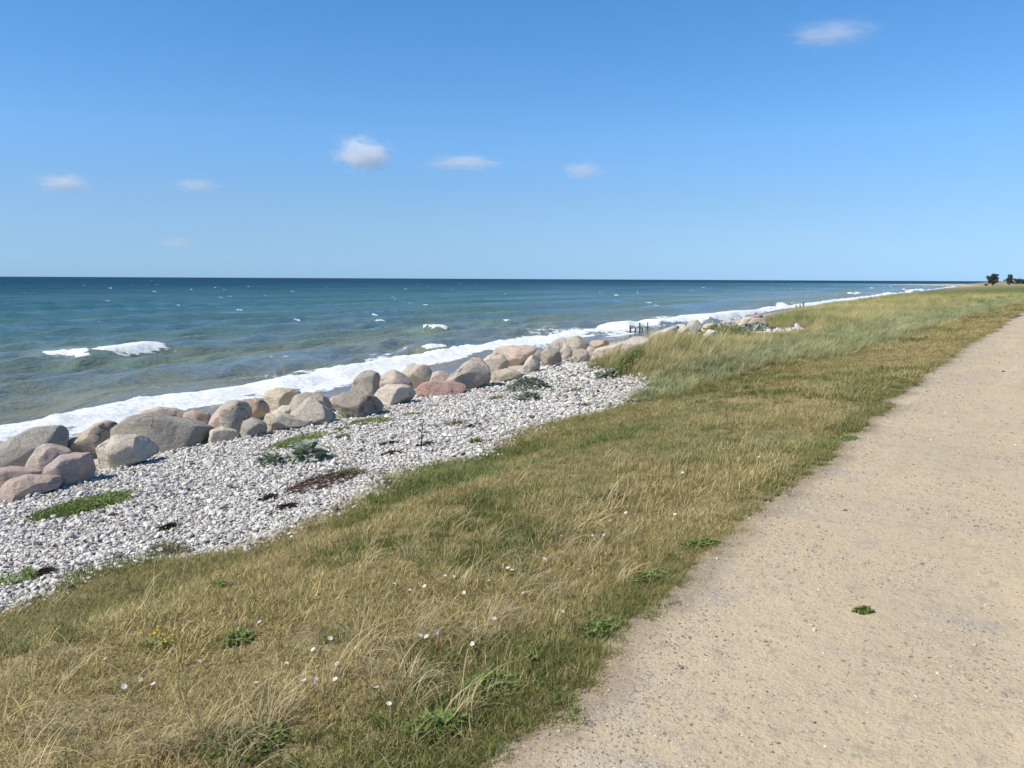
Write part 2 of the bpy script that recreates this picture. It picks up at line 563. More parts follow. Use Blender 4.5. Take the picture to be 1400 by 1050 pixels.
def mat_granite():
    N = NT("granite")
    info = N.n("ShaderNodeObjectInfo")
    c = info.outputs["Color"]
    add = N.n("ShaderNodeVectorMath", operation='ADD')
    N.t.links.new(N.objco(), add.inputs[0])
    comb = N.n("ShaderNodeCombineXYZ")
    N.set(comb.inputs[0], N.math('MULTIPLY', info.outputs["Random"], 40.0))
    N.t.links.new(comb.outputs[0], add.inputs[1])
    p = add.outputs[0]
    a = N.noise(1.6, p, 6, 0.65, 0.8)
    b = N.noise(7, p, 6, 0.75)
    v = N.noise(38, p, 4, 0.8)
    col = N.mix(N.rng(a, 0.40, 0.68, 0, 0.55), c, N.mix(0.5, c, (0.27, 0.24, 0.20)))
    col = N.mix(N.rng(a, 0.46, 0.28, 0, 0.5), col, N.mix(0.5, c, (0.66, 0.58, 0.46)))
    col = N.mix(N.rng(b, 0.52, 0.74, 0, 0.6), col, N.mix(0.5, c, (0.68, 0.61, 0.50)))
    col = N.mix(N.rng(b, 0.43, 0.26, 0, 0.5), col, (0.20, 0.175, 0.145))
    col = N.mix(N.rng(v, 0.55, 0.70, 0, 0.5), col, (0.15, 0.13, 0.115))
    col = N.mix(N.rng(v, 0.46, 0.32, 0, 0.5), col, (0.70, 0.64, 0.55))
    wav = N.noise(2.0, N.map(p, (0.5, 1.0, 3.6), (0.3, 0.35, 0)), 5, 0.7, 0.9)
    col = N.mix(N.rng(wav, 0.54, 0.70, 0, 0.4), col, (0.24, 0.20, 0.16))
    # joints and cracks in the stone
    wv = N.n("ShaderNodeVectorMath", operation='ADD')
    N.t.links.new(p, wv.inputs[0])
    nz = N.n("ShaderNodeTexNoise")
    nz.inputs["Scale"].default_value = 2.2
    nz.inputs["Detail"].default_value = 5
    N.t.links.new(p, nz.inputs["Vector"])
    N.t.links.new(nz.outputs["Color"], wv.inputs[1])
    crk = N.voro(0.9, wv.outputs[0], "Distance", 'DISTANCE_TO_EDGE')
    crack = N.math('MULTIPLY', N.rng(crk, 0.016, 0.002), N.rng(a, 0.50, 0.62))
    col = N.mix(N.math('MULTIPLY', crack, 0.55), col, (0.07, 0.06, 0.05))
    h = N.math('ADD', N.math('MULTIPLY', b, 0.9), N.math('MULTIPLY', v, 0.25))
    h = N.math('ADD', h, N.math('MULTIPLY', wav, 0.6))
    h = N.math('SUBTRACT', h, N.math('MULTIPLY', crack, 0.7))
    return N.surf(N.pbsdf(col, 0.88, N.bump(h, 1.0, 0.10), 0.2))


def mat_inst(name, spec=0.25, rough=0.85, speck=0.0):
    """stones scattered with a colour of their own"""
    N = NT(name)
    c = N.attr("tint", "Color", 'INSTANCER')
    n = N.noise(14, N.objco(), 4, 0.7)
    c = N.mix(N.rng(n, 0.4, 0.75, 0, 0.35), c, (0.30, 0.28, 0.25))
    return N.surf(N.pbsdf(c, rough, None, spec))


def leaf_shader(N, col, trans=0.35, rough=0.6, spec=0.25):
    b = N.n("ShaderNodeBsdfPrincipled")
    N.set(b.inputs["Base Color"], col)
    b.inputs["Roughness"].default_value = rough
    b.inputs["Specular IOR Level"].default_value = spec
    t = N.n("ShaderNodeBsdfTranslucent")
    N.set(t.inputs["Color"], N.mix(1.0, col, (1.0, 1.0, 0.75), 'MULTIPLY'))
    m = N.n("ShaderNodeMixShader")
    m.inputs[0].default_value = trans
    N.t.links.new(b.outputs[0], m.inputs[1])
    N.t.links.new(t.outputs[0], m.inputs[2])
    return N.surf(m.outputs[0])


def mat_grass():
    N = NT("grass_blades")
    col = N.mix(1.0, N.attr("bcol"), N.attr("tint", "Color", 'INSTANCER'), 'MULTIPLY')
    return leaf_shader(N, col, 0.3, 0.6, 0.2)


def mat_leaf(name, c1, c2, trans=0.3, spec=0.3):
    N = NT(name)
    info = N.n("ShaderNodeObjectInfo")
    n = N.noise(9, N.pos(), 3, 0.7)
    col = N.mix(N.rng(n, 0.3, 0.7), c1, c2)
    col = N.mix(N.math('MULTIPLY', info.outputs["Random"], 0.4), col, c2)
    return leaf_shader(N, col, trans, 0.55, spec)


def mat_plain(name, c1, c2, scale=12, rough=0.8):
    N = NT(name)
    n = N.noise(scale, N.pos(), 4, 0.7)
    return N.surf(N.pbsdf(N.mix(N.rng(n, 0.3, 0.7), c1, c2), rough, N.bump(n, 0.4, 0.01), 0.2))


def mat_wood():
    N = NT("weathered_timber")
    p = N.objco()
    n = N.noise(6, N.map(p, (3, 3, 0.3)), 5, 0.7)
    return N.surf(N.pbsdf(N.mix(N.rng(n, 0.3, 0.7), (0.035, 0.03, 0.027), (0.09, 0.08, 0.07)), 0.9, N.bump(n, 0.6, 0.02), 0.2))


M_PATH, M_MEADOW, M_SHINGLE, M_SAND, M_SEA = mat_path(), mat_meadow(), mat_shingle(), mat_sand(), mat_sea()
M_GRANITE, M_STONE, M_GRASS, M_WOOD = mat_granite(), mat_inst("pebble"), mat_grass(), mat_wood()


# ------------------------------------------------------------------ grass colour over the land
def grass_tint(X, Y):
    """the mean colour of the grass cover: straw, olive, fresh green, blue-green on the dune"""
    X = np.asarray(X, float); Y = np.asarray(Y, float)
    D = np.hypot(X, Y)
    straw = np.array([0.322, 0.258, 0.138]); olive = np.array([0.200, 0.174, 0.080])
    green = np.array([0.100, 0.135, 0.046]); blue = np.array([0.185, 0.205, 0.118]); brown = np.array([0.215, 0.165, 0.080])
    a = fbm(X * 0.55, Y * 0.33, 61, 4)
    b = fbm(X * 1.4, Y * 1.1, 62, 3)
    xp = kn(K_PATH, Y)
    c = olive[None] + (straw - olive)[None] * (sst(0.34, 0.66, a) * 0.80)[:, None]
    c = c + (brown - c) * (sst(0.52, 0.75, b) * 0.6)[:, None]
    c = c + (green - c) * (sst(0.58, 0.78, fbm(X * 0.8, Y * 0.6, 64, 3)) * 0.7)[:, None]
    # dry straw band beside the path
    e = xp - X
    c = c + (straw - c) * (sst(2.6, 0.6, e) * sst(0.1, 0.4, e) * 0.55)[:, None]
    c = c + (np.array([0.275, 0.218, 0.105]) - c) * (sst(9, 22, Y) * sst(5.0, 1.0, e) * 0.6)[:, None]
    # dune
    d = tall_mask(X, Y)
    dn = fbm(X * 0.25, Y * 0.16, 66, 3)
    seam = sst(3.2, 0.5, np.abs(e - np.interp(Y, [14, 21, 70, 300], [4.6, 3.0, 3.2, 5.0])))
    dc = np.array([0.172, 0.162, 0.080])[None] + (np.array([0.236, 0.208, 0.118]) - np.array([0.172, 0.162, 0.080]))[None] * sst(0.45, 0.65, dn)[:, None]
    dc = dc + (np.array([0.105, 0.135, 0.045]) - dc) * (sst(0.52, 0.68, fbm(X * 0.4, Y * 0.25, 67, 3)) * 0.8)[:, None]
    dc = dc + (blue - dc) * (seam * 0.6)[:, None]
    c = c + (dc - c) * d[:, None]
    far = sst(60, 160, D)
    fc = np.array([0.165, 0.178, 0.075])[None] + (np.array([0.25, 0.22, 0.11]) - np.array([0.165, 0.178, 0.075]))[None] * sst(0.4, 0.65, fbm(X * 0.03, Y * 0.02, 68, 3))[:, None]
    fc = fc + (np.array([0.085, 0.105, 0.042]) - fc) * (sst(110, 180, D) * sst(360, 260, D) * sst(0.30, 0.5, fbm(X * 0.02, Y * 0.012, 70, 2)) * sst(-45, -15, X))[:, None]  # dark green far band, with the shade of a hollow put into the tint
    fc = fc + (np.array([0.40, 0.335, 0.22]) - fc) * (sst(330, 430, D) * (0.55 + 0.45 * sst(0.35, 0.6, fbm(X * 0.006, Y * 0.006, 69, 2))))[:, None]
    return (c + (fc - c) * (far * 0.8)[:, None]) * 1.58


def tall_mask(X, Y):
    xp = kn(K_PATH, Y)
    edge = np.interp(Y, [12, 14, 21, 70, 300], [6.2, 3.9, 2.0, 1.2, 1.2])
    return sst(0.0, 0.9, (xp - X) - edge + 0.8 * (fbm(X * 0.5, Y * 0.5, 71, 2) - 0.5)) * sst(12.2, 15.5, Y + 0.75 * (-X - 6))


# ------------------------------------------------------------------ land: one polar net cut into path, meadow, shingle and sand
def polar(r, dense, n_dense, n_rest):
    """azimuths (math angle) dense around the view direction, coarse behind"""
    v = math.pi / 2 + HEAD
    a = np.linspace(v - dense, v + dense, n_dense)
    b = np.linspace(v + dense, v - dense + 2 * math.pi, n_rest)[1:]
    az = np.concatenate([a, b])
    R, A = np.meshgrid(r, az, indexing='ij')
    nr, na = R.shape
    i = np.arange(nr - 1)[:, None] * na + np.arange(na - 1)[None]
    q = np.stack([i, i + na, i + na + 1, i + 1], -1).reshape(-1, 4)
    return (R * np.cos(A)).ravel(), (R * np.sin(A)).ravel(), q


def cut(name, V, quads, keep, mat, attrs=()):
    q = quads[keep]
    u, inv = np.unique(q, return_inverse=True)
    me = mesh_np(name, V[u], inv.reshape(-1, 4)[:, ::-1], mat)
    for n, v, t in attrs:
        attr(me, n, v[u], t)
    # faces must look up
    if len(me.polygons) and me.polygons[0].normal.z < 0:
        me.flip_normals()
    return obj(name, me)


r = [0.25]
while r[-1] < 3200:
    r.append(r[-1] + max(0.035, 0.0145 * r[-1]))
GX, GY, GQ = polar(np.array(r), math.radians(46), 520, 70)
cell = np.repeat(np.gradient(np.array(r)), 520 + 69)
for _ in range(2):
    dpx = x_path(GY) - GX
    GX = np.where(np.abs(dpx) < 0.55 * cell * (GY > 0.5), GX + dpx, GX)
GZ = height(GX, GY)
GV = np.stack([GX, GY, GZ], 1)
cx, cy = GX[GQ].mean(1), GY[GQ].mean(1)
xp_c = x_path(cy)
xs_c = x_shin(cx, cy)
xb_c = kn(K_BOUL, cy)
xw_c = kn(K_WATR, cy)
deep = cx < xw_c - 14
is_path = (cx > xp_c) & (cx < xp_c + 4.6 + 0.4 * fbm(cy * 0.8, cx * 0, 6, 2)) & (cy < 260)
is_shin = ((cx < xs_c) & (cx > xb_c - 0.8) & (cy < 420)) | (patch_mask(cx, cy) & (cx < xp_c))
is_sand = ((cx <= xb_c - 0.8) | ((cx < xs_c) & (cy >= 420))) & ~is_shin & ~deep
is_mead = ~is_path & ~is_shin & ~is_sand & ~deep
edge = sst(0.55, 0.0, np.minimum(np.abs(GX - x_path(GY)), np.abs(GX - x_path(GY) - 4.8)))
wet = sst(3.2, 1.0, GX - kn(K_WATR, GY))
tint_v = np.concatenate([grass_tint(GX, GY), np.ones((len(GX), 1))], 1)
tag(cut("path", GV, GQ, is_path, M_PATH, [("edge", edge, 'FLOAT')]), "pale sandy gravel path running along the top of the bank", "path", kind="structure")
tag(cut("meadow_ground", GV, GQ, is_mead, M_MEADOW, [("tint", tint_v, 'FLOAT_COLOR')]), "turf of the grassy bank under the dry grass", "ground", kind="structure")
tag(cut("shingle_beach", GV, GQ, is_shin, M_SHINGLE), "bed of the white shingle beach below the grass", "beach", kind="structure")
tag(cut("sand_beach", GV, GQ, is_sand, M_SAND, [("wet", wet, 'FLOAT')]), "sand between the boulders and the surf, wet at the water", "beach", kind="structure")

# ------------------------------------------------------------------ sea
r = [9.0]
while r[-1] < 40000:
    d = r[-1]
    r.append(d + max(0.085, min(0.00021 * d * d, 0.06 * d)))
r = np.array(r)
SX, SY, SQ = polar(r, math.radians(43), 900, 60)
na = 900 + 59
dr = np.repeat(np.gradient(r), na)
da = np.repeat(r * math.radians(86) / 900, na)
xw = kn(K_WATR, SY)
xo = kn(K_FOAM, SY) + np.interp(SY, [0, 8, 30, 90, 150], [0.25, 0.5, 1.0, 1.0, 0.5])
off = xw - SX
SD = np.hypot(SX, SY)


def wave(lam, ang, amp, seed, wob, sharp=1.6):
    ca, sa = math.cos(ang), math.sin(ang)
    u = off * ca + SY * sa
    ph = 2 * math.pi * u / lam + wob * (fbm(SY / (lam * 4), off / (lam * 6), seed, 2) - 0.5) * 2 * math.pi
    s = 0.5 + 0.5 * np.sin(ph)
    g = 0.35 + 1.3 * fbm(SY / (lam * 2.6), off / (lam * 2.2), seed + 5, 2) ** 1.5
    lod = sst(1.6, 3.2, lam / np.maximum(dr * 0.8, 1e-3)) * sst(2.0, 4.0, lam * 2.5 / np.maximum(da, 1e-3))
    return amp * (s ** sharp - 0.4) * g * lod, s


shoal = sst(1.5, 9, off)
h1, s1 = wave(8.5, 0.02, 0.46, 101, 1.1, 2.2)
h2, s2 = wave(3.7, 0.25, 0.24, 111, 1.2)
h3, s3 = wave(2.1, -0.35, 0.14, 121, 1.3)
h4, s4 = wave(1.15, 0.45, 0.055, 131, 1.4)
h5, s5 = wave(17.0, -0.15, 0.30, 141, 0.8, 1.8)
H = shoal * (h1 + h5) + sst(0.3, 4, off) * (h2 + h3 + h4)
foam = np.zeros_like(H)
# the surf: a white bore along the shore
width = np.maximum(xw - xo, 0.6)
tt = off / width
band = sst(-0.08, 0.16, tt + 0.18 * (fbm(SY * 0.5, off * 0.3, 150, 3) - 0.5)) * sst(1.10, 0.96, tt + 0.36 * (fbm(SY * 0.45, off * 0.5, 151, 4) - 0.5))
gap = sst(0.30, 0.55, fbm(SY * 0.13, off * 0.25, 153, 3))
strk = fbm(SY * 0.22, off * 1.6, 154, 3)
thick = 0.60 + 0.34 * sst(0.10, 0.45, tt) - 0.30 * sst(0.50, 0.70, strk) * sst(0.75, 0.35, tt) - 0.16 * sst(0.45, 0.65, fbm(SY * 0.9, off * 1.2, 152, 3)) - 0.14 * (1 - gap) * sst(0.9, 0.6, tt) - 0.26 * sst(20, 34, SY) * sst(130, 80, SY) * sst(0.42, 0.60, fbm(SY * 0.16, off * 0.9, 156, 3)) * sst(0.9, 0.7, tt)
foam = np.maximum(foam, band * thick)
H = H * (1 - 0.8 * band) + band * (0.06 + 0.22 * sst(0.25, 0.9, tt)) * (0.6 + 0.8 * fbm(SY * 0.9, off * 0.9, 155, 3)) * sst(-0.1, 0.3, tt)
# lace left behind outside the surf
lace = sst(3.6, 1.0, tt) * sst(0.75, 1.0, tt) * sst(0.38, 0.62, fbm(SY * 0.12, off * 0.28, 157, 3))
foam = np.maximum(foam, 0.60 * lace)
lace2 = sst(30, 6, off) * sst(0.62, 0.80, fbm(SY * 0.10, off * 0.3, 159, 3)) * sst(1, 1.3, tt)
foam = np.maximum(foam, 0.50 * lace2)


def breaker(x0, y0, x1, y1, hgt, fw, cover=1.0, swell=1.6):
    """a cresting wave between two pixels of the water, running with the shore"""
    global H, foam
    a, b = at_z(x0, y0, SEA + hgt), at_z(x1, y1, SEA + hgt)
    t = np.array([b[0] - a[0], b[1] - a[1]]); L = np.hypot(*t); t /= L
    nx, ny = t[1], -t[0]                 # towards the shore
    if nx < 0:
        nx, ny = -nx, -ny
    ux, uy = SX - a[0], SY - a[1]
    s = ux * t[0] + uy * t[1]
    n = ux * nx + uy * ny + 1.3 * (fbm(s * 1.0, s * 0 + x0, 163, 4) - 0.5)
    along = sst(-0.5 - L * 0.25, L * 0.12, s) * sst(L * 1.25 + 0.5, L * 0.88, s)
    fr = np.where(n > 0, np.exp(-(n / (0.55 * swell)) ** 2), np.exp(-(n / (1.5 * swell)) ** 2))
    H = H * (1 - 0.85 * along * fr) + hgt * along * fr
    al2 = sst(-0.1 * L - 0.2, L * 0.08, s) * sst(L * 1.1 + 0.2, L * 0.92, s)
    fwl = fw * (0.25 + 0.95 * np.sqrt(np.clip(np.sin(np.pi * np.clip((s / L + 0.08) / 1.16, 0, 1)), 0, 1))) * (0.5 + fbm(s * 1.3, s * 0 - x0, 167, 3))
    fm = al2 * sst(-0.45, -0.02, n / np.maximum(fwl, 0.05)) * sst(1.25, -0.1, n / np.maximum(fwl, 0.05) + 0.5 * (fbm(SX * 1.6, SY * 1.6, 169, 3) - 0.5))
    trail = al2 * sst(-4.0 * fw, -0.3 * fw, n) * sst(0.1, -0.2, n) * 0.42
    foam = np.maximum(foam, trail * min(cover, 1))
    foam = np.maximum(foam, fm * cover)
    H = H + fm * 0.10 * hgt * (fbm(SX * 3, SY * 3, 165, 3) - 0.4) * 2


breaker(58, 482, 116, 479, 0.36, 1.9, 0.90, 2.0)
breaker(132, 477, 203, 467, 0.44, 2.0, 0.92, 2.0)
breaker(150, 540, 330, 525, 0.16, 0.3, 0.30, 2.4)
breaker(340, 488, 420, 485, 0.24, 0.35, 0.62, 2.6)
breaker(583, 444, 605, 443, 0.55, 0.9, 1.0, 1.5)
breaker(582, 472, 607, 470, 0.45, 0.8, 1.0, 1.4)
breaker(690, 437, 703, 436, 0.4, 0.7, 0.95, 1.4)
breaker(700, 462, 740, 459, 0.3, 0.5, 0.75, 1.2)
breaker(849, 441, 872, 439, 0.6, 1.4, 1.0, 1.5)
breaker(893, 418, 904, 417, 0.45, 1.0, 0.95, 1.5)
breaker(836, 403, 844, 402.6, 0.5, 1.0, 0.95, 1.8)
breaker(900, 437, 968, 431, 0.5, 1.6, 1.05, 1.5)
breaker(970, 431, 1018, 424, 0.65, 1.9, 1.05, 1.5)
breaker(1025, 425, 1043, 423, 0.6, 1.6, 1.05, 1.5)
breaker(1048, 413, 1068, 414, 0.7, 1.6, 1.0, 1.5)
breaker(1062, 420, 1096, 417, 0.5, 1.4, 1.0, 1.5)
breaker(1160, 399.5, 1178, 398.5, 0.8, 2.0, 1.0, 2.0)
breaker(1206, 400, 1220, 399, 0.6, 1.8, 1.0, 2.0)
breaker(1246, 396, 1262, 394.6, 0.8, 2.5, 1.0, 2.0)
for (bx, by) in ((1190, 393), (1232, 394.6), (1275, 391.5), (1213, 390.5), (1142, 396)):
    breaker(bx, by, bx + 7, by - 0.2, 0.6, 2.2, 0.95, 2.0)
# whitecaps dotted over the open water
wr = np.random.default_rng(5)
pts = []
for _ in range(230):
    px, py = wr.uniform(-150, 1250), 383.2 + 62 * wr.random() ** 2.0
    q = at_z(px, py, SEA)
    if kn(K_WATR, q[1]) - q[0] > 25:
        pts.append((q[0], q[1], np.hypot(q[0], q[1])))
order = np.argsort(SD)
SDs = SD[order]
for (qx, qy, qd) in pts:
    pix = qd * qd / (3.8 * 800)          # ground length one render pixel covers
    a_, b_ = max(0.6, 0.0012 * qd) * wr.uniform(0.4, 1.8), min(max(0.3, 0.30 * pix), 0.03 * qd) * wr.uniform(0.7, 1.2)
    lo, hi = np.searchsorted(SDs, qd - 3 * a_ - 3 * b_ - 1), np.searchsorted(SDs, qd + 3 * a_ + 3 * b_ + 1)
    ii = order[lo:hi]
    el = -HEAD                           # long axis across the wind
    ux, uy = SX[ii] - qx, SY[ii] - qy
    ang = math.atan2(qy, qx)
    rad = ux * math.cos(ang) + uy * math.sin(ang); tan = -ux * math.sin(ang) + uy * math.cos(ang)
    k = (tan / a_) ** 2 + (rad / b_ + 0.25 * tan / a_) ** 2
    foam[ii] = np.maximum(foam[ii], wr.uniform(0.5, 0.85) * sst(1.6, 0.1, k))
SV = np.stack([SX, SY, SEA + H * sst(9000, 400, SD)], 1)
qx, qy = SX[SQ].mean(1), SY[SQ].mean(1)
keep = (qx < kn(K_WATR, qy) + 1.5) | (qy > 1500)
fmean = foam[SQ].mean(1)
is_foam = keep & (fmean > 0.5)
seats = [("offshore", np.maximum(off, 0), 'FLOAT'), ("foam", foam, 'FLOAT')]
tag(cut("sea", SV, SQ, keep & ~is_foam, M_SEA, seats), "choppy blue green sea", "sea", kind="structure")
tag(cut("sea_foam", SV, SQ, is_foam, M_SEA, seats), "white foam of the surf and whitecaps", "foam", kind="stuff")

# ------------------------------------------------------------------ clouds
def mat_cloud(dens, seed):
    N = NT("cloud_vapour")
    p = N.objco()
    ln = N.n("ShaderNodeVectorMath", operation='LENGTH')
    N.t.links.new(p, ln.inputs[0])
    add = N.n("ShaderNodeVectorMath", operation='ADD')
    N.t.links.new(p, add.inputs[0])
    add.inputs[1].default_value = (seed * 7.1, seed * 3.3, seed)
    n = N.noise(2.5, add.outputs[0], 7, 0.68, 0.8)
    fall = N.rng(ln.outputs["Value"], 0.0, 0.98, 1.0, 0.0, True)
    d = N.math('SUBTRACT', N.math('ADD', n, N.math('MULTIPLY', fall, 0.44)), 0.565)
    d = N.math('MULTIPLY', N.rng(d, 0.0, 0.55), dens)
    v = N.n("ShaderNodeVolumePrincipled")
    v.inputs["Color"].default_value = (0.998, 0.998, 0.999, 1)
    v.inputs["Anisotropy"].default_value = 0.0
    N.set(v.inputs["Density"], d)
    N.t.links.new(v.outputs[0], N.out.inputs["Volume"])
    return N.m


bm = bmesh.new()
bmesh.ops.create_icosphere(bm, subdivisions=3, radius=1.0)
cme0 = bpy.data.meshes.new("cloud")
bm.to_mesh(cme0)
bm.free()
for k, (px, py, w, h, dn, lab) in enumerate((
        (497, 211, 92, 58, 0.9, "brightest puffy white cloud, above the middle of the sea"),
        (86, 251, 76, 30, 0.75, "small bright cloud low over the sea at far left"),
        (268, 254, 76, 22, 0.5, "thin flat white cloud right of the small bright far left cloud"),
        (632, 222, 132, 26, 0.45, "long thin pale streak of cloud just right of the brightest cloud"),
        (797, 234, 80, 34, 0.42, "faint small cloud right of the long thin streak"),
        (1137, 46, 130, 34, 0.33, "faint wispy cloud high up on the right"),
        (243, 332, 56, 26, 0.3, "tiny faint cloud close above the sea horizon at left"),
        (1108, 321, 84, 18, 0.16, "barely visible pale cloud low above the far shore"))):
    dist = 4200.0
    d = ray(px, py)
    d = d / np.linalg.norm(d)
    c = d * dist
    me = cme0.copy()
    me.name = "cloud"
    me.materials.append(mat_cloud(dn * 0.024, k + 1))
    o = obj("cloud", me)
    o.location = (c[0], c[1], c[2] + EYE)
    sx, sz = 0.62 * w / F * dist, 0.62 * h / F * dist
    o.scale = (sx, max(sz * 1.3, sx * 0.6), sz)
    o.rotation_euler = (0, 0, HEAD - math.atan2(px - 700, F))
    tag(o, lab, "cloud", "small clouds in the blue sky")

# ------------------------------------------------------------------ boulders
ICO = {}
for lv in (3, 4, 5):
    bm = bmesh.new()
    bmesh.ops.create_icosphere(bm, subdivisions=lv, radius=1.0)
    ICO[lv] = (np.array([v.co[:] for v in bm.verts]), np.array([[v.index for v in f.verts] for f in bm.faces]))
    bm.free()
